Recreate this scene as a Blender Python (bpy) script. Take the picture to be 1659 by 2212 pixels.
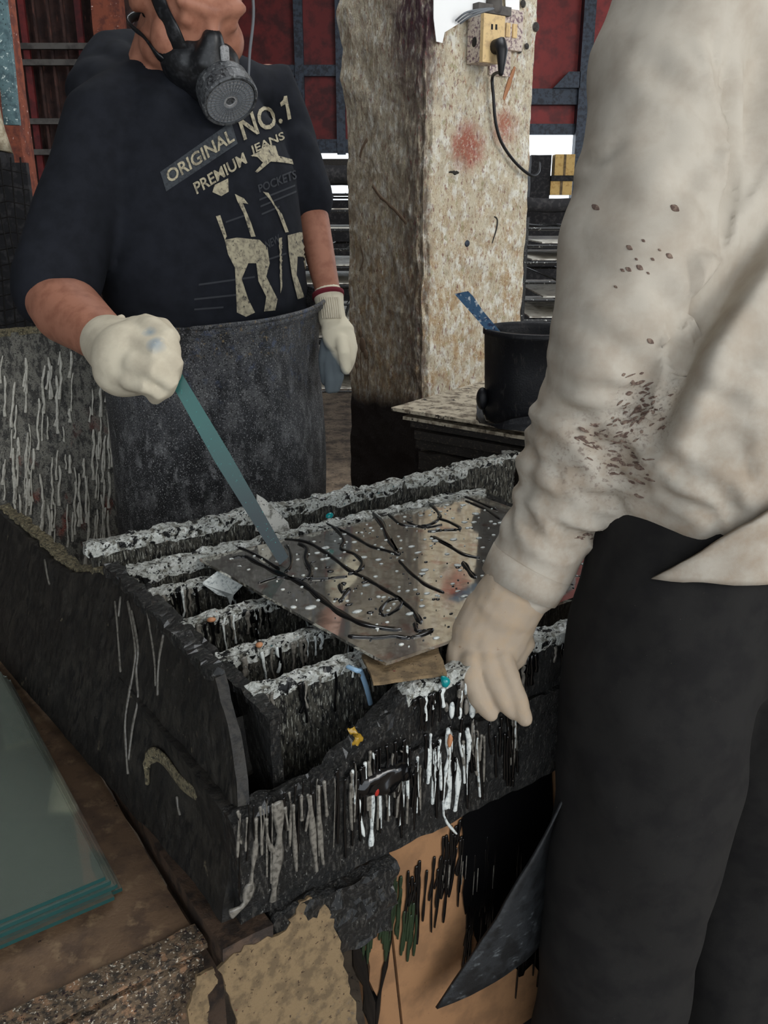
import bpy, bmesh, math, random
import numpy as np
from mathutils import Vector, Matrix, noise
from mathutils.bvhtree import BVHTree
random.seed(7)
sc = bpy.context.scene
for o in list(bpy.data.objects): bpy.data.objects.remove(o)
COL = sc.collection

# ------------------------------------------------------------------ camera
CAM_Z, PITCH, F = 1.22, math.radians(19.3), 1853.0
cam_d = bpy.data.cameras.new('camera'); cam = bpy.data.objects.new('camera', cam_d); COL.objects.link(cam)
cam.location = (0, 0, CAM_Z); cam.rotation_euler = (math.pi/2 - PITCH, 0, 0)
cam_d.sensor_fit = 'HORIZONTAL'; cam_d.sensor_width = 36.0; cam_d.lens = 36.0*F/1659.0
cam_d.clip_start = 0.02
sc.camera = cam

# ------------------------------------------------------------------ world, lights, exposure
wd = bpy.data.worlds.new('world'); sc.world = wd; wd.use_nodes = True
bg = wd.node_tree.nodes['Background']; bg.inputs[0].default_value = (0.86, 0.93, 1.0, 1); bg.inputs[1].default_value = 2.2
def area(name, loc, target, sx, sy, power, col):
    l = bpy.data.lights.new(name, 'AREA'); l.shape = 'RECTANGLE'; l.size = sx; l.size_y = sy; l.energy = power; l.color = col
    o = bpy.data.objects.new(name, l); COL.objects.link(o); o.location = loc
    o.rotation_euler = (Vector(target)-Vector(loc)).to_track_quat('-Z', 'Y').to_euler()
    return o
area('doorway_daylight', (3.3, -1.4, 2.5), (0.2, 2.3, 1.5), 1.8, 1.6, 72, (1.0, 0.97, 0.92))
area('roof_skylight', (0.3, 2.6, 3.5), (0.3, 2.45, 0), 1.8, 1.4, 62, (0.93, 0.97, 1.0))
area('rear_daylight', (0.9, -2.0, 2.6), (0.4, 1.2, 0.95), 2.0, 1.4, 7, (1.0, 0.95, 0.89))
sc.view_settings.view_transform = 'Standard'; sc.view_settings.look = 'None'
sc.view_settings.gamma = 1.0; sc.view_settings.use_curve_mapping = False
sc.view_settings.exposure = 0.0

# ------------------------------------------------------------------ geometry helpers
SP, CP = math.sin(PITCH), math.cos(PITCH)
CAMP = Vector((0, 0, CAM_Z))
def ray(px, py):
    x = (px-829.5)/F; y = -(py-1106)/F
    return Vector((x, CP + y*SP, -SP + y*CP))
def W(px, py, t): return CAMP + ray(px, py)*t                    # point at depth t metres
def Z(px, py, z):                                                # point at height z
    d = ray(px, py); return CAMP + d*((z-CAM_Z)/d.z)
def PL(px, py, p0, n):                                           # point on a plane
    d = ray(px, py); return CAMP + d*((Vector(p0)-CAMP).dot(Vector(n))/d.dot(Vector(n)))
ANG = math.radians(34.5)
U = Vector((math.cos(ANG), math.sin(ANG), 0)); Wd = Vector((-math.sin(ANG), math.cos(ANG), 0)); UP = Vector((0, 0, 1))
def T(u, w, z): return U*u + Wd*w + UP*z                          # bench frame -> world

def lab(o, label, cat, group=None, kind=None):
    if label: o['label'] = label
    if cat: o['category'] = cat
    if group: o['group'] = group
    if kind: o['kind'] = kind
    return o
def attach(o, parent):
    if parent is not None:
        o.parent = parent; o.matrix_parent_inverse = Matrix.Translation(-Vector(ROOTLOC.get(parent.name, (0, 0, 0))))
ROOTLOC = {}
def root(name, loc, label, cat, group=None):
    o = bpy.data.objects.new(name, None); COL.objects.link(o); o.location = loc; o.empty_display_size = 0.05
    ROOTLOC[o.name] = tuple(loc)
    return lab(o, label, cat, group)
def obj(name, vf, m, parent=None, smooth=False, label=None, cat=None, group=None, kind=None):
    if isinstance(vf, bpy.types.Mesh): me = vf
    else:
        me = bpy.data.meshes.new(name); me.from_pydata([tuple(v) for v in vf[0]], [], vf[1]); me.validate()
    if m is not None:
        me.materials.clear(); me.materials.append(m)
    if smooth: me.polygons.foreach_set('use_smooth', [True]*len(me.polygons))
    me.update()
    o = bpy.data.objects.new(name, me); COL.objects.link(o)
    attach(o, parent)
    return lab(o, label, cat, group, kind)
class MB:
    def __init__(s): s.v = []; s.f = []
    def add(s, vf):
        n = len(s.v); s.v += list(vf[0]); s.f += [tuple(i+n for i in f) for f in vf[1]]; return s
    def vf(s): return (s.v, s.f)
def box(c, ax, ay, az):                                           # centre, half vectors
    c = Vector(c); ax = Vector(ax); ay = Vector(ay); az = Vector(az)
    v = [c+ax*i+ay*j+az*k for k in (-1, 1) for j in (-1, 1) for i in (-1, 1)]
    return (v, [(0,2,3,1),(4,5,7,6),(0,1,5,4),(2,6,7,3),(0,4,6,2),(1,3,7,5)])
def tbox(u0, u1, w0, w1, z0, z1):
    return box(T((u0+u1)/2, (w0+w1)/2, (z0+z1)/2), U*((u1-u0)/2), Wd*((w1-w0)/2), UP*((z1-z0)/2))
def wbox(x0, x1, y0, y1, z0, z1):
    return box(((x0+x1)/2, (y0+y1)/2, (z0+z1)/2), ((x1-x0)/2, 0, 0), (0, (y1-y0)/2, 0), (0, 0, (z1-z0)/2))
def rough(fn, nu, nv, nw, amp, freq, seed=0, post=None):
    """a box grid through fn(a,b,c) (a,b,c in 0..1) with noise relief"""
    V = {}; vs = []; fs = []
    def vid(i, j, k):
        if (i, j, k) not in V:
            p = Vector(fn(i/nu, j/nv, k/nw))
            n = noise.noise_vector(p*freq + Vector((seed*3.1, seed*1.7, seed)))
            n2 = noise.noise_vector(p*freq*2.7 + Vector((seed, seed*2.3, 5)))
            p = p + n*amp + n2*amp*0.5
            if post: p = post(p, i/nu, j/nv, k/nw)
            V[(i, j, k)] = len(vs); vs.append(p)
        return V[(i, j, k)]
    for i in range(nu):
        for j in range(nv):
            fs.append((vid(i,j,0), vid(i,j+1,0), vid(i+1,j+1,0), vid(i+1,j,0)))
            fs.append((vid(i,j,nw), vid(i+1,j,nw), vid(i+1,j+1,nw), vid(i,j+1,nw)))
    for i in range(nu):
        for k in range(nw):
            fs.append((vid(i,0,k), vid(i+1,0,k), vid(i+1,0,k+1), vid(i,0,k+1)))
            fs.append((vid(i,nv,k), vid(i,nv,k+1), vid(i+1,nv,k+1), vid(i+1,nv,k)))
    for j in range(nv):
        for k in range(nw):
            fs.append((vid(0,j,k), vid(0,j,k+1), vid(0,j+1,k+1), vid(0,j+1,k)))
            fs.append((vid(nu,j,k), vid(nu,j+1,k), vid(nu,j+1,k+1), vid(nu,j,k+1)))
    return (vs, fs)
def rslab(u0, u1, w0, w1, z0, z1, res, amp, freq, seed=0, post=None):
    n = lambda a, b: max(1, int(round(abs(b-a)/res)))
    return rough(lambda a, b, c: T(u0+(u1-u0)*a, w0+(w1-w0)*b, z0+(z1-z0)*c), n(u0,u1), n(w0,w1), n(z0,z1), amp, freq, seed, post)
def etube(pts, ra, rb=None, side=(1,0,0), n=12, cap=True):
    """tapered tube, half axes ra (along side) and rb"""
    pts = [Vector(p) for p in pts]; N = len(pts)
    if not hasattr(ra, '__len__'): ra = [ra]*N
    if rb is None: rb = ra
    if not hasattr(rb, '__len__'): rb = [rb]*N
    rings = []
    def tan(i):
        return (pts[min(i+1, N-1)]-pts[max(i-1, 0)]).normalized()
    seq = [(pts[i], ra[i], rb[i], tan(i), side[i] if isinstance(side, list) else side) for i in range(N)]
    if cap:
        ext = []
        p, a, b, t, s_ = seq[0]
        for k in (0.25, 0.6, 0.88): ext.append((p - t*min(a, b)*math.sqrt(1-k*k), a*k, b*k, t, s_))
        e2 = []
        p, a, b, t, s_ = seq[-1]
        for k in (0.88, 0.6, 0.25): e2.append((p + t*min(a, b)*math.sqrt(1-k*k), a*k, b*k, t, s_))
        seq = ext + seq + e2
    vs = []; fs = []
    for p, a, b, t, s_ in seq:
        s1 = Vector(s_); s1 = s1 - t*s1.dot(t)
        if s1.length < 1e-4: s1 = t.orthogonal()
        s1.normalize(); b1 = t.cross(s1)
        for k in range(n):
            th = 2*math.pi*k/n
            vs.append(p + s1*(a*math.cos(th)) + b1*(b*math.sin(th)))
    for i in range(len(seq)-1):
        for k in range(n):
            fs.append((i*n+k, i*n+(k+1)%n, (i+1)*n+(k+1)%n, (i+1)*n+k))
    fs.append(tuple(range(n-1, -1, -1))); m = (len(seq)-1)*n
    fs.append(tuple(range(m, m+n)))
    return (vs, fs)
def smooth_path(pts, k=4):
    pts = [Vector(p) for p in pts]; out = []
    for i in range(len(pts)-1):
        p0 = pts[max(i-1, 0)]; p1 = pts[i]; p2 = pts[i+1]; p3 = pts[min(i+2, len(pts)-1)]
        for j in range(k):
            t = j/k
            out.append(0.5*((2*p1)+(p2-p0)*t+(2*p0-5*p1+4*p2-p3)*t*t+(3*p1-p0-3*p2+p3)*t**3))
    out.append(pts[-1]); return out
def ellipsoid(c, rx, ry, rz, ax=(1,0,0), ay=(0,1,0), az=(0,0,1), nu=20, nv=12):
    c = Vector(c); ax = Vector(ax).normalized(); ay = Vector(ay).normalized(); az = Vector(az).normalized()
    vs = [c+az*rz]; fs = []
    for j in range(1, nv):
        ph = math.pi*j/nv
        for i in range(nu):
            th = 2*math.pi*i/nu
            vs.append(c+ax*(rx*math.sin(ph)*math.cos(th))+ay*(ry*math.sin(ph)*math.sin(th))+az*(rz*math.cos(ph)))
    vs.append(c-az*rz); L = len(vs)-1
    for i in range(nu):
        fs.append((0, 1+i, 1+(i+1) % nu)); fs.append((L, L-nu+(i+1) % nu, L-nu+i))
        for j in range(nv-2):
            a = 1+j*nu+i; b = 1+j*nu+(i+1) % nu
            fs.append((a, a+nu, b+nu, b))
    return (vs, fs)
def fuse(parts, voxel, smooth_it=4, disp=None):
    """union of closed pieces -> one continuous surface mesh"""
    mb = MB()
    for p in parts: mb.add(p)
    me = bpy.data.meshes.new('tmp'); me.from_pydata([tuple(v) for v in mb.v], [], mb.f); me.update()
    bm = bmesh.new(); bm.from_mesh(me); bmesh.ops.recalc_face_normals(bm, faces=bm.faces); bm.to_mesh(me); bm.free()
    o = bpy.data.objects.new('tmp', me); COL.objects.link(o)
    r = o.modifiers.new('r', 'REMESH'); r.mode = 'VOXEL'; r.voxel_size = voxel; r.use_smooth_shade = True
    if smooth_it:
        s = o.modifiers.new('s', 'SMOOTH'); s.factor = 0.5; s.iterations = smooth_it
    dg = bpy.context.evaluated_depsgraph_get(); dg.update()
    out = bpy.data.meshes.new_from_object(o.evaluated_get(dg))
    bpy.data.objects.remove(o); bpy.data.meshes.remove(me)
    if disp:
        n_ = len(out.vertices); co = np.empty(n_*3, np.float32); no = np.empty(n_*3, np.float32)
        out.vertices.foreach_get('co', co); out.vertex_normals.foreach_get('vector', no)
        co = co.reshape(-1, 3); no = no.reshape(-1, 3)
        dd = np.array([disp(Vector(c), n) for c, n in zip(co.tolist(), no.tolist())], np.float32)
        out.vertices.foreach_set('co', (co + no*dd[:, None]).ravel()); out.update()
    return out
def poly_prism(pts, nvec):
    """flat polygon with thickness"""
    n = len(pts); nvec = Vector(nvec); pts = [Vector(p) for p in pts]
    vs = pts + [p+nvec for p in pts]
    return (vs, [tuple(range(n-1, -1, -1)), tuple(range(n, 2*n))] + [(i, (i+1) % n, n+(i+1) % n, n+i) for i in range(n)])

def bvh_of(o):
    me = o.data; return BVHTree.FromPolygons([v.co.copy() for v in me.vertices], [tuple(p.vertices) for p in me.polygons])
def hit(bv, px, py, off=.001):
    d = ray(px, py).normalized(); h = bv.ray_cast(CAMP, d)
    if h[0] is None: return None
    n = h[1] if h[1].dot(d) < 0 else -h[1]
    return h[0] + n*off
def jagged(pts, k, amp, seed=1):
    r_ = random.Random(seed); out = []
    for i in range(len(pts)):
        (x0, y0), (x1, y1) = pts[i], pts[(i+1) % len(pts)]
        for j in range(k):
            t = j/k; out.append((x0+(x1-x0)*t+(r_.uniform(-amp, amp) if j else 0), y0+(y1-y0)*t+(r_.uniform(-amp, amp) if j else 0)))
    return out
# ------------------------------------------------------------------ materials
def L_(c): 
    return tuple((x/255/12.92 if x/255 <= 0.04045 else ((x/255+0.055)/1.055)**2.4) for x in c) + (1,)
MATS = {}
def mat(name, base, rough=0.6, layers=(), bump=0.0, bscale=40, bz=1.0, spec=0.4, metal=0.0, coat=0.0, trans=0.0, ior=1.45, alpha=1.0):
    m = bpy.data.materials.new(name); m.use_nodes = True; MATS[name] = m
    nt = m.node_tree; N = nt.nodes; P = N['Principled BSDF']; lk = nt.links.new
    tc = N.new('ShaderNodeTexCoord')
    col = None; rg = None
    def fac(l, i):
        mp = N.new('ShaderNodeMapping'); lk(tc.outputs['Object'], mp.inputs[0])
        s_ = l.get('s', 10); mp.inputs['Scale'].default_value = s_ if hasattr(s_, '__len__') else (s_, s_, s_)
        mp.inputs['Location'].default_value = (i*7.3+l.get('seed', 0), i*3.1, i*1.7)
        if l.get('k') == 'v':
            tx = N.new('ShaderNodeTexVoronoi'); out = tx.outputs['Distance']; tx.inputs['Randomness'].default_value = 1
        elif l.get('k') == 'cell':
            tx = N.new('ShaderNodeTexVoronoi'); sp = N.new('ShaderNodeSeparateColor'); lk(tx.outputs['Color'], sp.inputs[0]); out = sp.outputs[0]
        else:
            tx = N.new('ShaderNodeTexNoise'); tx.inputs['Detail'].default_value = l.get('d', 4); tx.inputs['Roughness'].default_value = l.get('r', 0.6); out = tx.outputs[0]
            tx.inputs['Distortion'].default_value = l.get('dist', 0)
        lk(mp.outputs[0], tx.inputs['Vector'])
        mr = N.new('ShaderNodeMapRange'); lk(out, mr.inputs[0]); mr.clamp = True
        mr.inputs[1].default_value = l.get('lo', 0.5); mr.inputs[2].default_value = l.get('hi', 0.6)
        mr.inputs[4].default_value = l.get('a', 1.0)
        f = mr.outputs[0]
        for key in ('dir', 'dir2'):
            if key in l:
                vec, lo, hi = l[key]
                dp = N.new('ShaderNodeVectorMath'); dp.operation = 'DOT_PRODUCT'; lk(tc.outputs['Object'], dp.inputs[0]); dp.inputs[1].default_value = vec
                nz = N.new('ShaderNodeTexNoise'); nz.inputs['Scale'].default_value = l.get('dn', 30); lk(tc.outputs['Object'], nz.inputs['Vector'])
                ad = N.new('ShaderNodeMath'); ad.operation = 'MULTIPLY_ADD'; lk(nz.outputs[0], ad.inputs[0]); ad.inputs[1].default_value = l.get('da', 0.03); lk(dp.outputs['Value'], ad.inputs[2])
                m2 = N.new('ShaderNodeMapRange'); m2.clamp = True; lk(ad.outputs[0], m2.inputs[0]); m2.inputs[1].default_value = lo; m2.inputs[2].default_value = hi
                mu = N.new('ShaderNodeMath'); mu.operation = 'MULTIPLY'; lk(f, mu.inputs[0]); lk(m2.outputs[0], mu.inputs[1]); f = mu.outputs[0]
        if 'ball' in l:
            c, r0, r1 = l['ball']
            ds = N.new('ShaderNodeVectorMath'); ds.operation = 'DISTANCE'; lk(tc.outputs['Object'], ds.inputs[0]); ds.inputs[1].default_value = c
            nz = N.new('ShaderNodeTexNoise'); nz.inputs['Scale'].default_value = l.get('dn', 30); lk(tc.outputs['Object'], nz.inputs['Vector'])
            ad = N.new('ShaderNodeMath'); ad.operation = 'MULTIPLY_ADD'; lk(nz.outputs[0], ad.inputs[0]); ad.inputs[1].default_value = l.get('da', 0.03); lk(ds.outputs['Value'], ad.inputs[2])
            m2 = N.new('ShaderNodeMapRange'); m2.clamp = True; lk(ad.outputs[0], m2.inputs[0]); m2.inputs[1].default_value = r1; m2.inputs[2].default_value = r0
            mu = N.new('ShaderNodeMath'); mu.operation = 'MULTIPLY'; lk(f, mu.inputs[0]); lk(m2.outputs[0], mu.inputs[1]); f = mu.outputs[0]
        return f
    base_c = L_(base) if max(base) > 1 else tuple(base)+(1,)
    prev = None
    for i, l in enumerate(layers):
        f = fac(l, i)
        mx = N.new('ShaderNodeMix'); mx.data_type = 'RGBA'; lk(f, mx.inputs[0])
        if prev is None: mx.inputs[6].default_value = base_c
        else: lk(prev, mx.inputs[6])
        mx.inputs[7].default_value = L_(l['c']); prev = mx.outputs[2]
        if 'rough' in l:
            mr = N.new('ShaderNodeMix'); mr.data_type = 'FLOAT'; lk(f, mr.inputs[0])
            if rg is None: mr.inputs[2].default_value = rough
            else: lk(rg, mr.inputs[2])
            mr.inputs[3].default_value = l['rough']; rg = mr.outputs[0]
    if prev is None: P.inputs['Base Color'].default_value = base_c
    else: lk(prev, P.inputs['Base Color'])
    if rg is None: P.inputs['Roughness'].default_value = rough
    else: lk(rg, P.inputs['Roughness'])
    P.inputs['Specular IOR Level'].default_value = spec; P.inputs['Metallic'].default_value = metal
    P.inputs['Coat Weight'].default_value = coat; P.inputs['Coat Roughness'].default_value = 0.12
    P.inputs['Transmission Weight'].default_value = trans; P.inputs['IOR'].default_value = ior
    if bump:
        mp = N.new('ShaderNodeMapping'); lk(tc.outputs['Object'], mp.inputs[0]); mp.inputs['Scale'].default_value = (bscale, bscale, bscale*bz)
        nz = N.new('ShaderNodeTexNoise'); nz.inputs['Detail'].default_value = 6; nz.inputs['Roughness'].default_value = 0.65; lk(mp.outputs[0], nz.inputs['Vector'])
        b = N.new('ShaderNodeBump'); b.inputs['Strength'].default_value = min(1, bump); b.inputs['Distance'].default_value = 0.01; lk(nz.outputs[0], b.inputs['Height']); lk(b.outputs[0], P.inputs['Normal'])
    return m
BLK = (16, 17, 18); WHT = (208, 212, 206); GRY = (120, 122, 118)
M = {}
M['floor'] = mat('floor_concrete', (150, 132, 112), 0.85, [dict(c=(96, 84, 74), s=2.2, lo=.42, hi=.62), dict(c=(60, 54, 50), s=14, lo=.58, hi=.66)], bump=.3, bscale=25)
M['wallred'] = mat('dark_red_wall', (68, 47, 42), 0.8, [dict(c=(48, 34, 32), s=3, lo=.45, hi=.6), dict(c=(104, 66, 56), s=(14, 14, 2), lo=.58, hi=.68)], bump=.2)
M['shed'] = mat('grey_shed_sheet', (96, 92, 88), 0.8, [dict(c=(70, 66, 64), s=2, lo=.45, hi=.6)])
M['gate'] = mat('red_gate_paint', (146, 52, 50), 0.55, [dict(c=(110, 44, 44), s=2.5, lo=.42, hi=.62)])
M['gatedark'] = mat('dark_red_gate_paint', (112, 40, 40), 0.6, [dict(c=(74, 30, 32), s=2.5, lo=.42, hi=.62)])
M['steel'] = mat('blue_grey_steel', (58, 66, 78), 0.5, [dict(c=(38, 42, 50), s=8, lo=.45, hi=.6)], metal=.2)
M['orange'] = mat('orange_painted_post', (138, 76, 56), 0.8, [dict(c=(104, 58, 48), s=5, lo=.45, hi=.6), dict(c=(226, 196, 186), s=16, lo=.66, hi=.7)], bump=.2)
M['teal'] = mat('teal_painted_board', (94, 120, 124), 0.6, [dict(c=(70, 92, 98), s=9, lo=.45, hi=.6), dict(c=(206, 220, 216), s=22, lo=.63, hi=.67), dict(c=(34, 42, 44), s=18, lo=.62, hi=.66)])
M['cream'] = mat('cream_cloth', (186, 174, 150), 0.9, [dict(c=(150, 136, 112), s=12, lo=.45, hi=.62)], bump=.3)
M['darkwire'] = mat('dark_wire', (34, 32, 31), 0.45, [dict(c=(88, 86, 82), s=60, lo=.62, hi=.7)], metal=.4)
M['wire'] = mat('rack_wire', (46, 46, 46), 0.4, [dict(c=(190, 190, 184), s=26, lo=.62, hi=.68)], metal=.3)
M['palesheet'] = mat('pale_coated_sheet', (224, 220, 208), 0.4, [dict(c=(160, 152, 140), s=6, lo=.48, hi=.62)])
M['carton'] = mat('yellow_carton', (214, 178, 112), 0.8, [dict(c=(190, 150, 90), s=8, lo=.5, hi=.65)])
M['darkcloth'] = mat('dark_clutter', (32, 31, 33), 0.8, [dict(c=(58, 56, 56), s=9, lo=.5, hi=.64)])
# column plaster
CK = Vector((0.1035, 2.40, 0)); CS = 0.37
M['plaster'] = mat('stained_plaster', (214, 202, 176), 0.85, [
    dict(c=(188, 160, 122), s=(7, 7, 4), lo=.44, hi=.62, dir=((0, 0, -1), -1.40, -1.0)),
    dict(c=(238, 234, 220), s=(9, 9, 6), lo=.5, hi=.62),
    dict(c=(150, 116, 86), s=(40, 40, 14), lo=.55, hi=.68, a=.8),
    dict(c=(164, 122, 92), s=(18, 18, 8), lo=.58, hi=.70, seed=3, a=.7),
    dict(c=(246, 240, 222), s=(70, 70, 44), lo=.60, hi=.66),
    dict(c=(158, 150, 104), s=(12, 12, 8), lo=.60, hi=.68, seed=8, a=.6),
    dict(c=(192, 138, 100), s=(20, 20, 5), lo=.62, hi=.68, seed=11, a=.7, dir=((0, 0, 1), 1.4, 1.6)),
    dict(c=(136, 126, 128), s=(14, 14, 9), lo=.58, hi=.70, seed=21, a=.6, dir=((0, 0, 1), 1.3, 1.5)),
    dict(c=(60, 48, 42), s=(60, 60, 22), lo=.67, hi=.72),
    dict(c=(172, 96, 78), s=30, lo=.25, hi=.5, ball=(tuple(CK+U*0.145+UP*1.385-Wd*0.0), 0.055, 0.100), da=.05, a=.95),
    dict(c=(176, 104, 82), s=30, lo=.25, hi=.5, ball=(tuple(CK+U*0.275+UP*1.44), 0.04, 0.085), da=.05, a=.85),
    dict(c=(146, 130, 112), s=(12, 12, 6), lo=.40, hi=.62, a=.7, dir=(tuple(Wd), CK.dot(Wd)+0.012, CK.dot(Wd)+0.03)),  # left face toned darker: its shade is put into the colour
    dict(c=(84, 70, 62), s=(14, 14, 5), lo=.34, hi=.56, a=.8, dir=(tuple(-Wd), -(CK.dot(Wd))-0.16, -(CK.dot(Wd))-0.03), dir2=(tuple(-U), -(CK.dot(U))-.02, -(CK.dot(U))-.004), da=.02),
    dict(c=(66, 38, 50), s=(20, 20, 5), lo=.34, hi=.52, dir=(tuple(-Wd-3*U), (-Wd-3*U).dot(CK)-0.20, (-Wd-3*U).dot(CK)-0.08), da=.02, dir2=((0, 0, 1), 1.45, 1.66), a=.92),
    dict(c=(120, 60, 60), s=(30, 30, 12), lo=.60, hi=.66, seed=31, a=.7),
    dict(c=(40, 34, 32), s=3, lo=.0, hi=.1, dir=((0, 0, -1), -0.69, -0.62), da=.08, dn=9),
    ], bump=.75, bscale=30, bz=.7)
M['whitepatch'] = mat('plain_white', (250, 250, 248), 0.7)
M['socket'] = mat('yellowed_plastic', (222, 192, 140), 0.4, [dict(c=(196, 166, 124), s=12, lo=.5, hi=.64)])
M['socketgrey'] = mat('stained_plastic_plate', (204, 190, 176), 0.5, [dict(c=(120, 96, 104), s=26, lo=.48, hi=.6)])
M['black'] = mat('black_rubber', (22, 22, 24), 0.45)
M['blacktub'] = mat('black_paint_coated', (20, 21, 25), 0.42, [dict(c=(46, 44, 44), s=(26, 26, 9), lo=.58, hi=.68)], bump=.2, bscale=60)
M['boardtop'] = mat('paint_stained_board', (186, 174, 152), 0.6, [dict(c=(112, 100, 84), s=9, lo=.45, hi=.6), dict(c=(50, 44, 38), s=13, lo=.6, hi=.64), dict(c=(196, 188, 170), s=30, lo=.64, hi=.68)], bump=.15)
M['boarddark'] = mat('black_crusted_board', (42, 38, 34), 0.55, [dict(c=(82, 72, 62), s=(30, 30, 60), lo=.56, hi=.66)], bump=.3)
M['bluestick'] = mat('blue_smeared_wood', (66, 98, 128), 0.4, [dict(c=(196, 204, 208), s=20, lo=.54, hi=.62), dict(c=(40, 52, 84), s=26, lo=.56, hi=.66)])
# trough paints
M['crust'] = mat('black_paint_crust', (22, 22, 21), 0.3, [
    dict(c=(62, 60, 56), s=(60, 60, 18), lo=.52, hi=.62), dict(c=(120, 120, 114), s=(80, 80, 26), lo=.65, hi=.70),
    dict(c=(190, 194, 188), s=90, lo=.70, hi=.74)], bump=.7, bscale=70, coat=.3)
M['topcrust'] = mat('white_spattered_crust', (214, 216, 208), 0.34, [
    dict(c=(240, 242, 236), s=40, lo=.48, hi=.58), dict(c=(140, 138, 126), s=24, lo=.52, hi=.60, seed=3), dict(c=(30, 31, 31), s=40, lo=.58, hi=.62, seed=6), dict(c=(16, 17, 18), s=13, lo=.57, hi=.61, seed=12),
    dict(c=(10, 110, 116), s=26, lo=.69, hi=.72, seed=9), dict(c=(196, 140, 96), s=24, lo=.70, hi=.73, seed=15)], bump=.9, bscale=70, coat=.25)
M['midcrust'] = mat('grey_dripped_paint', (74, 72, 64), 0.36, [
    dict(c=(24, 24, 23), s=(46, 46, 14), lo=.44, hi=.58), dict(c=(150, 150, 140), s=(90, 90, 14), lo=.57, hi=.64), dict(c=(196, 198, 190), s=(120, 120, 34), lo=.64, hi=.69)], bump=.7, bscale=80, bz=.4)
M['leftboard'] = mat('dark_stained_hardboard', (36, 34, 31), 0.55, [dict(c=(50, 47, 42), s=5, lo=.45, hi=.62), dict(c=(24, 23, 22), s=(22, 22, 6), lo=.5, hi=.62), dict(c=(96, 88, 72), s=12, lo=.68, hi=.74)], bump=.3, bscale=30)
M['creamcrust'] = mat('cream_paint_crust', (128, 118, 92), 0.55, [dict(c=(70, 66, 54), s=40, lo=.46, hi=.6), dict(c=(176, 166, 136), s=70, lo=.58, hi=.66)], bump=.7, bscale=70)
M['dripwhite'] = mat('white_paint', (200, 204, 200), 0.22, [dict(c=(140, 146, 146), s=40, lo=.5, hi=.64)], coat=.3)
M['dripbeige'] = mat('pale_beige_paint', (184, 180, 168), 0.4, [dict(c=(156, 152, 140), s=30, lo=.48, hi=.62)])
M['plasterstain'] = mat('brown_plaster_stain', (122, 102, 84), 0.85)
M['dripgrey'] = mat('grey_paint', (112, 108, 100), 0.3, [dict(c=(78, 75, 69), s=40, lo=.46, hi=.62)], coat=.2)
M['dripblack'] = mat('black_paint', (10, 10, 11), 0.18, coat=.4)
M['dripteal'] = mat('teal_paint', (6, 122, 124), 0.2, coat=.3)
M['driporange'] = mat('orange_paint', (170, 118, 82), 0.4)
M['dripgold'] = mat('amber_paint', (150, 118, 40), 0.15, coat=.5)
M['dripred'] = mat('red_paint', (150, 40, 32), 0.25)
M['dripblue'] = mat('pale_blue_paint', (130, 160, 184), 0.25)
M['dripgreen'] = mat('dark_green_paint', (38, 50, 34), 0.3)
M['mirror'] = mat('wet_mirror_glass', (206, 202, 192), 0.05, [dict(c=(176, 170, 160), s=14, lo=.5, hi=.62, rough=.09), dict(c=(170, 110, 96), s=6, lo=.58, hi=.68, a=.5)], metal=.88, spec=.6)
M['glass'] = mat('green_float_glass', (226, 236, 226), 0.03, trans=.92, ior=1.5, spec=.6)
M['glassedge'] = mat('dark_teal_glass_edge', (36, 74, 72), 0.12, spec=.6, trans=.2)
M['tan'] = mat('tan_hardboard', (138, 102, 70), 0.75, [dict(c=(122, 90, 62), s=5, lo=.45, hi=.62), dict(c=(70, 50, 34), s=60, lo=.69, hi=.72)], bump=.1)
M['torn'] = mat('spattered_cardboard', (124, 104, 76), 0.8, [dict(c=(98, 82, 60), s=12, lo=.46, hi=.6), dict(c=(60, 44, 30), s=44, lo=.63, hi=.67), dict(c=(96, 40, 36), s=30, lo=.7, hi=.73), dict(c=(84, 76, 68), s=22, lo=.56, hi=.66, dir=((0, 0, -1), -.42, -.33))], bump=.4, bscale=50)
M['woodbrown'] = mat('brown_bench_wood', (104, 82, 62), 0.65, [dict(c=(82, 64, 50), s=6, lo=.45, hi=.62), dict(c=(122, 100, 76), s=9, lo=.56, hi=.68, seed=4), dict(c=(28, 22, 20), s=26, lo=.69, hi=.72)], bump=.2)
M['woodedge'] = mat('paint_crusted_wood', (112, 94, 74), 0.7, [dict(c=(60, 52, 44), s=24, lo=.45, hi=.58), dict(c=(150, 116, 88), s=12, lo=.56, hi=.64), dict(c=(210, 200, 182), s=60, lo=.6, hi=.65), dict(c=(40, 24, 26), s=40, lo=.6, hi=.64, seed=4)], bump=.7, bscale=60)
M['lath'] = mat('dark_brown_lath', (76, 60, 48), 0.6, [dict(c=(46, 38, 33), s=9, lo=.45, hi=.6)], bump=.3)
M['dripboard'] = mat('grey_dripped_board', (112, 109, 100), 0.6, [
    dict(c=(58, 56, 52), s=(18, 18, 9), lo=.46, hi=.58), dict(c=(112, 58, 46), s=(5, 5, 3), lo=.56, hi=.68, dir=((0, 0, -1), -.82, -.72)),
    dict(c=(36, 36, 34), s=70, lo=.56, hi=.62), dict(c=(166, 166, 158), s=110, lo=.63, hi=.67), dict(c=(52, 74, 92), s=24, lo=.7, hi=.73)], bump=.4, bscale=50)
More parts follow.
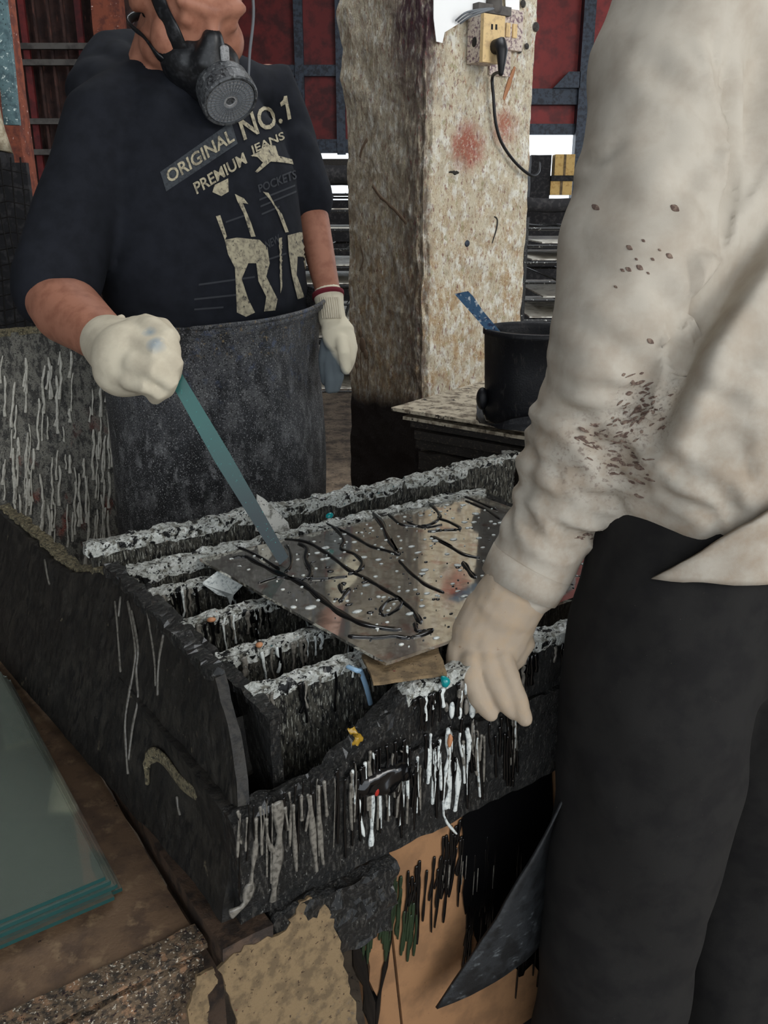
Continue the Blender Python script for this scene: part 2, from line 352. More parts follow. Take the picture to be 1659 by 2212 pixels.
# people
M['skin'] = mat('skin', (164, 112, 90), 0.55, [dict(c=(146, 96, 76), s=9, lo=.45, hi=.65)], bump=.05)
M['hair'] = mat('black_hair', (18, 16, 15), 0.6, bump=.5, bscale=80)
M['tee'] = mat('black_cotton', (30, 32, 38), 0.9, [dict(c=(24, 26, 31), s=8, lo=.4, hi=.65)], bump=.08, bscale=300, spec=.2)
M['apron'] = mat('grey_speckled_rubber', (82, 83, 86), 0.5, [
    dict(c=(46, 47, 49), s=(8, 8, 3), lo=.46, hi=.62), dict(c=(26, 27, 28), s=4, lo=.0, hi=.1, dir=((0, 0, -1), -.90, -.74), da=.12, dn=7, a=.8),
    dict(c=(112, 112, 112), s=(6, 6, 4), lo=.5, hi=.66, a=.7), dict(c=(122, 122, 122), s=(14, 14, 6), lo=.56, hi=.68, a=.8), dict(c=(168, 168, 166), s=95, lo=.58, hi=.64, rough=.3), dict(c=(30, 30, 31), s=70, lo=.56, hi=.62),
    dict(c=(150, 128, 92), s=22, lo=.60, hi=.68, dir=((0, 0, 1), .98, 1.03)), dict(c=(84, 96, 122), s=11, lo=.58, hi=.68, dir=((0, 0, 1), .90, 1.0), a=.7)], bump=.6, bscale=110)
M['glove'] = mat('white_cotton_glove', (206, 196, 174), 0.95, [dict(c=(190, 179, 158), s=6, lo=.40, hi=.66), dict(c=(84, 128, 160), s=24, lo=.30, hi=.42, ball=(tuple(W(338, 745, 1.135)), .010, .024), da=.02, a=.8), dict(c=(96, 138, 166), s=24, lo=.30, hi=.42, ball=(tuple(W(326, 718, 1.150)), .010, .022), da=.02, a=.7), dict(c=(60, 82, 110), s=24, lo=.30, hi=.42, ball=(tuple(W(352, 785, 1.125)), .006, .018), da=.02, a=.85)], bump=.25, bscale=260, spec=.15)
_gd = Vector((-.80, 0, -.60)); _gp = W(722, 772, 1.65)
M['gloveL'] = mat('grey_dipped_cotton_glove', (218, 208, 184), 0.95, [dict(c=(104, 112, 116), s=10, lo=.0, hi=.1, dir=(tuple(_gd), _gd.dot(_gp)-.004, _gd.dot(_gp)+.006), dn=25, da=.012)], bump=.25, bscale=260, spec=.15)
M['maroon'] = mat('maroon_knit', (104, 30, 40), 0.95)
M['mask'] = mat('black_respirator_rubber', (24, 25, 27), 0.35, [dict(c=(44, 45, 47), s=24, lo=.5, hi=.64)])
M['maskgrey'] = mat('dusty_grey_plastic', (74, 76, 78), 0.35, [dict(c=(120, 122, 122), s=40, lo=.55, hi=.66), dict(c=(40, 41, 43), s=30, lo=.5, hi=.62, seed=4)], bump=.2)
M['maskcone'] = mat('pale_grey_grille', (150, 150, 150), 0.6, [dict(c=(116, 116, 116), s=80, lo=.5, hi=.6)])
M['strap'] = mat('grey_elastic_strap', (104, 108, 112), 0.7)
M['shirt'] = mat('off_white_work_shirt', (178, 170, 157), 0.9, [dict(c=(164, 154, 140), s=4, lo=.42, hi=.68),
    dict(c=(150, 132, 112), s=7, lo=.42, hi=.66, dir=((0, 0, -1), -1.2, -0.95), a=.6),
    dict(c=(66, 50, 46), s=(50, 50, 60), lo=.53, hi=.66, ball=(tuple(W(1400, 890, .90)), 0.03, 0.075), da=.03, a=.95),
    dict(c=(92, 72, 64), s=(36, 36, 40), lo=.53, hi=.66, ball=(tuple(W(1310, 980, .92)), 0.04, 0.09), da=.03, a=.7)], bump=.12, bscale=220, spec=.15)
M['smear'] = mat('brown_black_smear', (92, 74, 66), 0.85, [dict(c=(126, 108, 95), s=60, lo=.45, hi=.6)])
M['gloveR'] = mat('soiled_white_glove', (162, 147, 129), 0.95, [dict(c=(168, 148, 124), s=12, lo=.44, hi=.68, a=.8), dict(c=(128, 92, 62), s=18, lo=.68, hi=.76, a=.7)], bump=.18, bscale=240, spec=.15)
M['trousers'] = mat('dark_work_trousers', (34, 33, 32), 0.9, [dict(c=(28, 27, 27), s=5, lo=.45, hi=.62), dict(c=(120, 110, 98), s=110, lo=.72, hi=.75, a=.5)], bump=.1, bscale=200, spec=.2)
M['darkapron'] = mat('dark_rubber_apron', (40, 42, 44), 0.4, [dict(c=(84, 88, 90), s=(12, 12, 26), lo=.58, hi=.68, dir=((0, 0, -1), -.42, -.3)), dict(c=(26, 27, 28), s=8, lo=.45, hi=.6)], bump=.2)  # paler patches near the hem are the rubber's sheen, put into the colour
M['boot'] = mat('black_boot_rubber', (24, 24, 25), 0.4)
M['stick'] = mat('teal_lacquered_strip', (22, 84, 80), 0.3, [dict(c=(6, 34, 38), s=3, lo=0, hi=.1, dir=((0, 0, -1), -.93, -.80), dn=30), dict(c=(12, 130, 122), s=60, lo=.66, hi=.70)], coat=.2, spec=.3)
PRINTC = mat('cream_print', (176, 166, 140), 0.85, [dict(c=(104, 98, 86), s=22, lo=.45, hi=.72), dict(c=(52, 51, 50), s=30, lo=.56, hi=.70, seed=5)])
PRINTG = mat('grey_print', (60, 64, 68), 0.8, [dict(c=(46, 49, 53), s=40, lo=.45, hi=.6)])
PRINTF = mat('faint_print', (52, 54, 58), 0.85)
# ================================================================== the setting
S = dict(kind='structure')
obj('floor', wbox(-3.0, 4.4, -3.0, 7.0, -0.1, 0.0), M['floor'], **S)
obj('ceiling', wbox(-3.0, 4.4, -3.0, 7.0, 3.7, 3.8), M['shed'], **S)
obj('wall_left', wbox(-3.1, -3.0, -3.0, 7.0, 0, 3.7), M['shed'], **S)
obj('wall_right', wbox(4.4, 4.5, 0.6, 3.7, 0, 3.7), M['shed'], **S)
# back wall: solid up to 1.3, open strip, red gates above
obj('wall_back', wbox(-3.0, 4.4, 6.7, 6.8, 0, 1.30), M['darkcloth'], **S)
obj('wall_partition', wbox(-3.0, -0.75, 4.75, 4.83, 0, 3.7), M['wallred'], **S)

def tube_line(a, b, r, n=6): return etube([a, b], r, n=n, cap=False)
# red gates hung over the open strip
g = root('sliding_gate', (0.2, 6.6, 1.6), 'dark red gate panels with steel frame left of the plastered column', 'gate')
for i, (x0, x1) in enumerate(((-1.60, -1.16), (-1.16, -0.73), (-0.73, -0.30), (-0.30, 0.14), (0.14, 0.62))):
    obj('panel', wbox(x0, x1, 6.60, 6.63, 1.66, 3.7), M['gatedark'], g)
obj('rail', wbox(-1.60, 0.60, 6.56, 6.60, 2.10, 2.17), M['steel'], g)
obj('rail', wbox(-1.60, 0.60, 6.55, 6.60, 1.61, 1.70), M['steel'], g)
for x in (-0.58, -0.30, 0.14): obj('post', wbox(x-.03, x+.03, 6.54, 6.60, 1.6, 3.7), M['steel'], g)
g = root('sliding_gate', (1.4, 6.6, 1.6), 'brighter red gate panels with blue grey frame right of the column', 'gate')
for i, (x0, x1) in enumerate(((0.62, 1.38), (1.38, 2.22), (2.22, 3.0))):
    obj('panel', wbox(x0, x1, 6.60, 6.63, 1.74, 3.7), M['gate'], g)
obj('rail', wbox(0.62, 3.0, 6.54, 6.60, 1.92, 2.02), M['steel'], g)
obj('rail', wbox(0.62, 3.0, 6.56, 6.60, 1.73, 1.80), M['steel'], g)
pl = obj('post', wbox(1.335, 1.415, 6.50, 6.60, 1.3, 3.7), M['steel'], g)
obj('bracket', poly_prism([(1.16, 6.5, 2.02), (1.34, 6.5, 2.02), (1.34, 6.5, 2.12), (1.26, 6.5, 2.12)], (0, .05, 0)), M['steel'], g)
# lower sill board of the left strip
obj('trim_1', wbox(-1.60, 0.60, 6.5, 6.6, 1.46, 1.57), M['boarddark'], **S)
# cartons on the sill
def carton(c, hx, hy, hz, label):
    r = root('carton', (c[0], c[1], c[2]-hz), label, 'box', 'cartons by the open strip')
    obj('body', box(c, (hx, 0, 0), (0, hy, 0), (0, 0, hz)), M['carton'], r)
    obj('tape', box((c[0], c[1]-hy-.001, c[2]), (hx*.12, 0, 0), (0, .001, 0), (0, 0, hz)), M['torn'], r)
carton((1.235, 6.45, 1.375), .075, .06, .045, 'lower yellow carton in the bright strip under the red gate')
carton((1.25, 6.45, 1.525), .068, .06, .068, 'upper yellow carton against the bright strip under the red gate')
obj('crate', wbox(1.16, 1.32, 6.38, 6.49, 1.42, 1.456), M['darkcloth'], label='dark tray between the two yellow cartons', cat='tray')
obj('machine_housing', rough(lambda a, b, c: (1.02+.14*a, 6.40+.16*b, 1.30+.29*c), 3, 3, 6, .006, 8), M['darkcloth'], label='dark housing beside the yellow cartons behind the column', cat='machine')

# drying racks: wire shelves with pale sheets
def drying_rack(x0, x1, y0, y1, levels, label, tilt=0):
    r = root('drying_rack', ((x0+x1)/2, (y0+y1)/2, 0), label, 'rack', 'drying racks behind the column')
    for (x, y) in ((x0, y0), (x1, y0), (x0, y1), (x1, y1)):
        obj('post', tube_line((x, y, 0), (x, y, levels[-1]+.04), .009), M['wire'], r)
    for k, z in enumerate(levels):
        mb = MB()
        for a, b in (((x0, y0), (x1, y0)), ((x1, y0), (x1, y1)), ((x1, y1), (x0, y1)), ((x0, y1), (x0, y0))):
            mb.add(tube_line((a[0], a[1], z), (b[0], b[1], z), .006))
        n = 7
        for i in range(1, n):
            x = x0+(x1-x0)*i/n
            mb.add(tube_line((x, y0, z+.004), (x+.02*math.sin(k*2.3+i), y1, z+.004), .0035, 5))
        sh = obj('wire_shelf', mb.vf(), M['wire'], r)
        if k % 3 != 2:
            dx = .03*math.sin(k*1.9); 
            obj('coated_sheet', wbox(x0+.06+dx, x1-.07+dx, y0+.02, y1-.04, z+.009, z+.014), M['palesheet'], sh)
    obj('brace', tube_line((x0+.25, y0-.01, levels[1]), (x0+.36, y0-.01, levels[5]), .006), M['wire'], r)
    return r
drying_rack(0.52, 1.45, 3.3, 4.2, [.40, .47, .545, .62, .70, .775, .83, .905, .97, 1.04, 1.10, 1.16], 'wire drying rack with pale sheets between the column and the white sleeve')
drying_rack(-0.52, 0.30, 4.0, 4.9, [.42, .50, .58, .66, .74, .82, .90, .98, 1.06, 1.14, 1.22, 1.29], 'wire drying rack seen between the hanging bare arm and the column')
obj('dark_tarpaulin', rough(lambda a, b, c: (0.5+.95*a, 3.6+.5*b, 1.222+.05*c*(1-.4*a)), 14, 8, 2, .012, 8, 3), M['darkcloth'], smooth=True, label='dark sheeting heaped on the rack right of the column', cat='tarpaulin')
obj('dark_tarpaulin', rough(lambda a, b, c: (-0.5+.8*a, 4.3+.5*b, 1.352+.07*c), 14, 8, 2, .012, 8, 5), M['darkcloth'], smooth=True, label='dark sheeting heaped on the rack left of the column', cat='tarpaulin')

# left background: orange posts, grille, teal board, cream cloth, wire mesh
obj('steel_post', rough(lambda a, b, c: (-1.40+.155*a, 3.20+.10*b, 3.7*c), 3, 2, 60, .004, 9), M['orange'], label='orange painted post at the upper left beside the teal board', cat='post')
obj('steel_post', rough(lambda a, b, c: (-1.365+.13*a, 4.55+.10*b, 3.7*c), 3, 2, 60, .004, 9, 2), M['orange'], label='far orange post just left of the masked worker\'s neck', cat='post')
gr = root('window_grille', (-1.9, 4.66, 1.2), 'rusty barred grille between the two orange posts', 'grille')
for z in (1.32, 1.50, 1.64, 1.90, 1.97): obj('rail', wbox(-2.3, -1.40, 4.62, 4.65, z-.013, z+.013), M['shed'], gr)
for i in range(13): obj('bar', wbox(-2.28+i*.067, -2.28+i*.067+(.012 if i % 4 else .03), 4.65, 4.67, 1.3, 2.6), M['wallred' if i % 4 else 'gatedark'], gr)
obj('hanging_board', rough(lambda a, b, c: (-1.054+.018*c+.04*a, 2.6+.02*b, 1.448+.6*c), 3, 1, 24, .003, 10), M['teal'], label='teal board with white spatter at the upper left corner', cat='board')
obj('leaning_plank', rough(lambda a, b, c: (-1.10+.08*a-.085*c, 2.52+.03*b, 1.375+.5*c), 3, 2, 16, .010, 8), M['cream'], smooth=True, label='pale cream plank slanting below the teal board at left edge', cat='plank')
obj('ledge', wbox(-1.30, -1.03, 2.48, 2.58, 1.345, 1.372), M['darkcloth'], label='dark ledge under the cream plank at left edge', cat='shelf')
mr = root('wire_mesh_roll', (-1.12, 2.35, 0), 'dark wire mesh panel behind the worker\'s bare elbow at left edge', 'mesh')
for i in range(22):
    x = -1.38+i*.0215
    pts = [(x+.006*math.sin(k*1.2+i), 2.35+.004*(k % 2), .35+k*.10) for k in range(11)]
    obj('wire', etube(pts, .0022, n=5, cap=False), M['darkwire'], mr)
for k in range(26):
    z = .36+k*.038
    pts = [(-1.39+j*.06, 2.352, z+(.012 if j % 2 else 0)) for j in range(9)]
    obj('cross_wire', etube(pts, .0018, n=5, cap=False), M['darkwire'], mr)
obj('backing', wbox(-1.5, -.93, 2.40, 2.42, .3, 1.34), M['darkcloth'], mr)

# ------------------------------------------------------------------ plastered column
def col_fn(a, b, c): return CK + U*(CS*a) + Wd*(CS*b) + UP*(3.7*c)
def col_post(p, a, b, c):
    if b > .8 and a < .2 and p.z > 1.42:       # broken bulging arris on the far left corner
        n = noise.noise(Vector((3.3, 1.1, p.z*14)))
        p = p + (-U*.5 + Wd)*(.012+.05*max(0, n+.15))*min(1, (p.z-1.42)*6)
    if a < .05 and b < .05:                     # worn front arris
        n = noise.noise(Vector((1.3, 7.1, p.z*30)))
        p = p + (U+Wd)*(.006+.008*n)
    return p
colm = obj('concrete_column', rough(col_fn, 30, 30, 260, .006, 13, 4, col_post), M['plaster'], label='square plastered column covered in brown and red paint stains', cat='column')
FN = -Wd; FP = CK - Wd*.004
def onface(px, py, off=0.0): return PL(px, py, FP - Wd*off, Wd)
# flat white patches set just proud of the column face
for pts, lb in (([(936, 0), (1052, 0), (1048, 30), (1005, 42), (960, 70), (955, 93), (942, 90), (936, 40)], 'flat white patch high on the column left of the socket'),
                ([(1088, 0), (1122, 0), (1121, 24), (1092, 22)], 'small white paper scrap pasted above the stained switch plate')):
    pp = [onface(x, y if y > 0 else -60, .007) for x, y in pts]
    obj('white_patch', poly_prism(pp, -Wd*.0015), M['whitepatch'], label=lb, cat='paper')
# brush marks on the plaster: part of the column
CBV = bvh_of(colm)
def face_mark(pts, r, m, name='paint_mark', off=.006):
    P_ = [q for q in [hit(CBV, p.x, p.y, .0004) for p in smooth_path([(x, y, 0) for x, y in pts], 8)] if q]
    obj(name, etube(P_, [r*(.5+.5*math.sin(math.pi*(i+.5)/len(P_))) for i in range(len(P_))], .0012, side=tuple(U), n=6), m, colm, smooth=True)
face_mark([(1112, 145), (1103, 170), (1095, 195), (1088, 215)], .008, M['driporange'])
face_mark([(1068, 468), (1074, 475), (1072, 495), (1063, 525)], .003, M['boarddark'])
face_mark([(970, 372), (990, 374)], .006, M['boarddark'])
face_mark([(1006, 522), (1012, 530)], .009, M['steel'])
def lface(px, py, off=0.0): return PL(px, py, CK - U*(.004+off), U)
for pts, r in (([(805, 400), (822, 425), (850, 450), (878, 482)], .005), ([(793, 300), (782, 322), (778, 340)], .006), ([(779, 530), (785, 560), (777, 585)], .003)):
    P_ = [q for q in [hit(CBV, p.x, p.y, .0004) for p in smooth_path([(x, y, 0) for x, y in pts], 8)] if q]
    obj('paint_mark', etube(P_, r, .0012, side=tuple(Wd), n=6), M['plasterstain'], colm, smooth=True)
for px in (748, 756, 770, 780, 795):
    y1 = 860+random.randint(-40, 30); P_ = [q for q in [hit(CBV, px+random.uniform(-1, 1), 760+(y1-760)*k/9, .0004) for k in range(10)] if q]
    if len(P_) > 3: obj('paint_mark', etube(P_, .0022, .001, side=tuple(Wd), n=6), M['plasterstain'], colm)
for px, py, r in ((783, 745, .018), (790, 765, .012), (778, 720, .010), (770, 790, .008)):
    obj('paint_mark', ellipsoid(lface(px, py, .004), r, r*1.3, .003, Wd, UP, U, 10, 6), M['plasterstain'], colm, smooth=True)
# socket box, plug and switch plates
so = root('wall_socket', onface(1035, 128), 'yellowed surface-mounted socket box on the column', 'socket')
d = .062; c0 = onface(1046, 89, d/2)
hu, hz = .033, .052
obj('body', box(c0, U*hu, Wd*(d/2-.004), UP*hz), M['socketgrey'], so)
fp = c0 - Wd*(d/2)
obj('face_plate', box(fp, U*(hu+.002), Wd*.006, UP*(hz+.002)), M['socket'], so)
for du, dz in ((-.008, .026), (.006, .027)): obj('pin_hole', box(fp+U*du+UP*dz-Wd*.0062, U*.0028, Wd*.001, UP*.006), M['black'], so)
obj('knockout', ellipsoid(c0-U*hu+UP*-.005, .010, .012, .002, Wd, UP, U, 12, 6), M['black'], so)
pg = root('power_plug', fp-Wd*.01, 'black mains plug with cord hanging down the column', 'plug')
pc = fp - Wd*.022 + UP*(-.018) + U*.004
obj('plug_body', etube([pc+Wd*.016, pc-Wd*.004, pc-Wd*.012+UP*-.012, pc-Wd*.012+UP*-.045, pc-Wd*.011+UP*-.062], [.016, .018, .016, .010, .007], [.017, .021, .014, .009, .007], side=tuple(U), n=14), M['black'], pg, smooth=True)
cp = [pc-Wd*.011+UP*-.06] + [onface(x, y, .018) for x, y in ((1064, 165), (1066, 210), (1070, 260), (1080, 300), (1098, 332), (1122, 360), (1148, 379))] + [onface(1163, 372, .006), onface(1165, 352, -.02)]
obj('cord', etube(smooth_path(cp, 5), .0042, n=8), M['black'], pg, smooth=True)
sw = root('switch_plate', onface(1100, 60), 'purple-stained square switch plate right of the socket box', 'switch')
obj('plate', box(onface(1104, 66, .009), U*.033, Wd*.009, UP*.047), M['socketgrey'], sw)
for dz in (-.012, .012): obj('rocker', box(onface(1104, 66, .020)+U*dz, U*.007, Wd*.003, UP*.016), M['socket'], sw)
jb = root('junction_box', onface(1070, 5), 'grey conduit fitting at the top of the column', 'conduit')
obj('conduit', etube([onface(1068, -200, .02), onface(1068, 16, .02)], .020, n=12), M['shed'], jb, smooth=True)
obj('clamp', box(onface(1062, 22, .018), U*.055, Wd*.014, UP*.010), M['shed'], jb)
for k in range(3):
    P_ = [onface(1058+k*6, 18, .03), onface(1010+k*7, 26+k*3, .045), onface(985+k*5, 44+k*3, .02)]
    obj('wire', etube(smooth_path(P_, 5), .0026, n=6), M['strap'], jb, smooth=True)
obj('backing_plate', box(onface(1080, 118, .004), U*.036, Wd*.003, UP*.05), M['socketgrey'], so)
for px, py, r in ((1158, 58, .012), (1122, 106, .011), (1138, 100, .008), (1130, 8, .010)):
    obj('plug_hole', ellipsoid(onface(px, py, .002), r, r, .003, U, UP, Wd, 12, 6), M['boarddark'], colm)

# ------------------------------------------------------------------ bench with boards, bucket
BA = math.radians(53); B1 = Vector((math.cos(BA), math.sin(BA), 0)); B2 = Vector((math.sin(BA), -math.cos(BA), 0))
BC = Z(845, 880, .83)                                            # left tip of the top board
be = root('supply_bench', (0.33, 1.75, 0), 'black paint-crusted bench under the stacked boards by the column', 'bench')
bo = BC + B1*.03 + B2*.05; bo.z = 0
obj('bench_top', rough(lambda a, b, c: bo + B1*(.48*a) + B2*(.40*b) + UP*(.70+.035*c), 16, 14, 2, .006, 14), M['boarddark'], be)
for i, (a, b) in enumerate(((.03, .03), (.45, .03), (.03, .37), (.45, .37))):
    obj('leg', box(bo+B1*a+B2*b+UP*.35, B1*.025, B2*.025, UP*.35), M['boarddark'], be)
obj('side_panel', box(bo+B1*.005+B2*.2+UP*.42, B1*.006, B2*.19, UP*.28), M['boarddark'], be)
obj('front_panel', box(bo+B1*.24+B2*.39+UP*.42, B1*.22, B2*.006, UP*.28), M['boarddark'], be)
names = ['topmost pale paint-stained board under the black bucket', 'second board in the stack under the bucket, pale corner showing', 'third board in the stack under the bucket', 'fourth board in the stack under the bucket', 'lowest dark board of the stack under the bucket']
zz = .83
for k, (o1, o2, th, mt, jag) in enumerate(((0, 0, .007, 'boardtop', 0), (.012, .022, .007, 'boardtop', 0), (.03, .03, .014, 'boarddark', .0008), (.022, .045, .018, 'boarddark', .001), (.036, .04, .020, 'boarddark', .001))):
    zt = zz - .012*(k > 0) if k < 2 else zz
    top = zz; p0 = BC.copy(); p0.z = 0
    obj('stacked_board', rough(lambda a, b, c: p0 + B1*(o1+.50*a) + B2*(o2+.42*b) + UP*(top-th+th*c), 18, 16, 1, jag+.0006, 16, k), M[mt], label=names[k], cat='board', group='boards stacked on the bench')
    zz = top - th - (.011 if k == 0 else .004)
obj('spacer_block', box(BC + B1*.24 + B2*.2 + UP*(-.0125), B1*.12, B2*.12, UP*.0052), M['boarddark'], label='thin dark packing piece between the two top boards', cat='spacer')
# bucket
bk = Vector((0.298, 1.675, .8305))
bu = root('bucket', bk, 'black paint-coated bucket standing on the stacked boards', 'bucket')
def lathe(prof, c, n=40):
    vs = []; fs = []
    for r, z in prof:
        for i in range(n): vs.append(Vector((c[0]+r*math.cos(2*math.pi*i/n), c[1]+r*math.sin(2*math.pi*i/n), c[2]+z)))
    for j in range(len(prof)-1):
        for i in range(n): fs.append((j*n+i, j*n+(i+1) % n, (j+1)*n+(i+1) % n, (j+1)*n+i))
    fs.append(tuple(range(n-1, -1, -1))); return (vs, fs)
obj('bucket_body', lathe([(.092, 0), (.097, .006), (.101, .10), (.104, .166), (.107, .168), (.107, .178), (.101, .179), (.099, .165), (.094, .015), (.02, .012), (.001, .012)], bk), M['blacktub'], bu, smooth=True)
obj('liquid_paint', lathe([(.001, .105), (.098, .105), (.098, .109), (.001, .110)], bk), M['dripblack'], bu)
for s_ in (-1, 1): obj('handle_lug', ellipsoid(bk+Vector((-.106*s_, -.02*s_, .045)), .012, .016, .022), M['blacktub'], bu, smooth=True)
obj('paint_crust', rough(lambda a, b, c: bk + Vector((math.cos(2.2+2.6*a)*(.102+.012*b), math.sin(2.2+2.6*a)*(.102+.012*b), .0+.030*c*(.5+.5*math.sin(9*a)))), 24, 2, 4, .003, 30), M['blacktub'], bu)
# spatula stick leaning out of the bucket
a0 = W(1092, 745, 1.62); a1 = W(992, 628, 1.66); ax = (a1-a0).normalized(); sd = ax.cross(Vector((.1, 1, -.15))).normalized(); nn = ax.cross(sd)
L = (a1-a0).length
pr = [(-.10, .008), (-.10, -.008), (L*.55, -.009), (L*.80, -.013), (L*.9, -.012), (L, .011), (L*.6, .010)]
obj('paint_spatula', poly_prism([a0+ax*x+sd*y for x, y in pr], nn*.004), M['bluestick'], label='blue paint-smeared spatula sticking out of the bucket', cat='spatula')

# ------------------------------------------------------------------ dripped board at left
bp = W(-140, 728, 1.62); bq = W(300, 700, 1.80); bq.z = bp.z+.0
bx = (bq-bp); bx.z = 0
drp = root('dripped_board', (bp.x, bp.y, .3), 'grey board streaked with pale paint drips left of the apron', 'board')
obj('panel', rough(lambda a, b, c: Vector((bp.x, bp.y, 0)) + bx*a + Vector((.1, .25, 0)).normalized()*(.02*b) + UP*(.2+(bp.z-.2)*c), 40, 1, 60, .0025, 20), M['dripboard'], drp)
obj('top_edge', rough(lambda a, b, c: Vector((bp.x, bp.y, 0)) + bx*a + Vector((.1, .25, 0)).normalized()*(-.004+.03*b) + UP*(bp.z-.006+.014*c), 60, 2, 1, .005, 30), M['creamcrust'], drp)
bn = Vector((bx.y, -bx.x, 0)).normalized()
mb = MB(); rr = random.Random(3)
for i in range(105):
    x = rr.uniform(-20, 238); y = rr.choice([rr.uniform(755, 900), rr.uniform(880, 1120), rr.uniform(900, 1180)]); ln = rr.uniform(25, 120)
    pts = []; xx = x
    k = max(3, int(ln/14))
    for j in range(k+1):
        xx += rr.uniform(-3, 3); pts.append(PL(xx, y+ln*j/k, Vector((bp.x, bp.y, 0))+bn*.002, bn))
    r0 = rr.uniform(.0014, .0040)
    mb.add(etube(pts, [r0*(.6+.4*(j % 2)) for j in range(k)]+[r0*1.3], .0016, side=tuple(bx.normalized()), n=6))
obj('paint_drips', mb.vf(), M['dripbeige'], drp, smooth=True, kind='stuff')
# ================================================================== drip trough
tr = root('drip_trough', T(.62, .92, .527), 'paint-crusted black dripping trough with slatted top in the middle', 'trough')
def toppost(amp, seed, fr=40):
    def f(p, a, b, c):
        if c > .6: p = p + UP*(amp*noise.noise(p*fr+Vector((seed, seed*2, 0))) + amp*.6*noise.noise(p*fr*2.3+Vector((seed, 3, 0))))
        return p
    return f
obj('base_front', rslab(.272, .80, .655, .685, .527, .652, .008, .0028, 35, 1, toppost(.006, 1)), M['crust'], tr)
obj('base_side', rslab(.272, .300, .685, 1.2, .527, .650, .010, .002, 30, 2), M['leftboard'], tr)
obj('base_floor', rslab(.30, 1.0, .72, 1.2, .560, .590, .02, .006, 25, 3), M['crust'], tr)
obj('right_wall', rslab(.98, 1.0, .74, 1.18, .59, .735, .012, .003, 35, 4, toppost(.006, 4)), M['crust'], tr)
# left wall: slanted end at the front, long tail running back and left
def lw(a, b, c):
    w = .672 + .90*a
    zt = .655 + .098*min(1, max(0, (w-.672)/.09))**.7
    if w > 1.12: zt = float(np.interp(w, [1.12, 1.25, 1.45, 1.6], [.748, .708, .722, .725]))
    zb = .520
    z = zb + (zt-zb)*c
    ub = .268 - .085*max(0, (w-.75)/.8); ut = .318 - .05*max(0, (w-1.1)/.45)
    return T(ub+(ut-ub)*(z-.52)/(.753-.52) - .012*b, w, z)
LWO = obj('left_wall', rough(lw, 90, 1, 22, .0022, 26, 5, toppost(.004, 5)), M['leftboard'], tr)
# crusted top edge of the left wall
def lwtop(a, b, c):
    w = .765 + .80*a
    zt = .753 if w < 1.12 else float(np.interp(w, [1.12, 1.25, 1.45, 1.6], [.748, .708, .722, .725]))
    ut = .318 - .05*max(0, (w-1.1)/.45)
    return T(ut-.016+.018*b, w, zt-.006+.012*c)
obj('edge_crust', rough(lambda a, b, c: lwtop(a*.45, b, c), 70, 2, 2, .005, 60, 6), M['crust'], tr)
obj('edge_crust', rough(lambda a, b, c: lwtop(.45+.55*a, b, c), 80, 2, 2, .005, 60, 6), M['creamcrust'], tr)
# flake of board bulging on the left wall near its front end
LBV = bvh_of(LWO)
def LWP(px, py, off=.001):                                      # a point on the left wall's outer face
    return hit(LBV, px, py, off) or PL(px, py, T(.262, .70, .53), U)
# cream spill along the ledge
obj('cream_spill', etube(smooth_path([LWP(x, y, .002) for x, y in ((322, 1690), (322, 1650), (338, 1630), (362, 1645), (395, 1690), (430, 1715), (465, 1740), (492, 1752))], 4), [.006]*6+[.010]*23, .003, side=(0, 0, 1), n=8), M['creamcrust'], tr, smooth=True)
# drips on the left wall
mb = MB(); mb2 = MB()
for pts, r in (([(278, 1300), (285, 1340), (294, 1400), (290, 1450), (280, 1500), (272, 1560), (274, 1620), (278, 1670)], .0035),
               ([(286, 1320), (300, 1400), (296, 1450), (300, 1510), (288, 1570), (280, 1640)], .003),
               ([(355, 1370), (345, 1430), (342, 1500)], .0028), ([(250, 1300), (255, 1350), (262, 1450)], .0022), ([(320, 1320), (335, 1420), (338, 1480)], .002),
               ([(98, 1210), (103, 1240), (108, 1262)], .003), ([(262, 1290), (258, 1330)], .0025), ([(384, 1722), (386, 1740), (390, 1758)], .0025)):
    P_ = smooth_path([LWP(x, y, .001) for x, y in pts], 4)
    mb.add(etube(P_, [r*(.7+.3*math.sin(i*.9)) for i in range(len(P_))], .0016, side=tuple(Wd), n=6))
obj('paint_drips', mb.vf(), M['dripgrey'], tr, smooth=True, kind='stuff')
# back walls
obj('back_wall', rslab(.30, 1.10, 1.158, 1.180, .59, .770, .010, .004, 38, 7, toppost(.009, 7)), M['midcrust'], tr)
def bwtop(a, b, c): 
    u = .29 + .83*a
    return T(u, 1.156+.026*b+.03*max(0, a-.75), .758+.018*c+.02*max(0, a-.7))
obj('edge_crust', rough(bwtop, 140, 4, 3, .0065, 55, 8), M['topcrust'], tr)
obj('inner_rail', rslab(.33, .98, 1.108, 1.122, .62, .742, .010, .003, 38, 9), M['midcrust'], tr)
obj('edge_crust', rough(lambda a, b, c: T(.33+.65*a, 1.102+.026*b, .728+.020*c), 110, 3, 2, .0055, 60, 10), M['topcrust'], tr)
# rail carrying the left ends of the slats
obj('end_rail', rslab(.338, .350, .70, 1.10, .595, .722, .010, .002, 38, 11, toppost(.004, 11)), M['crust'], tr)
obj('edge_crust', rough(lambda a, b, c: T(.335+.018*b, .70+.40*a, .718+.008*c), 60, 2, 1, .003, 60, 12), M['crust'], tr)
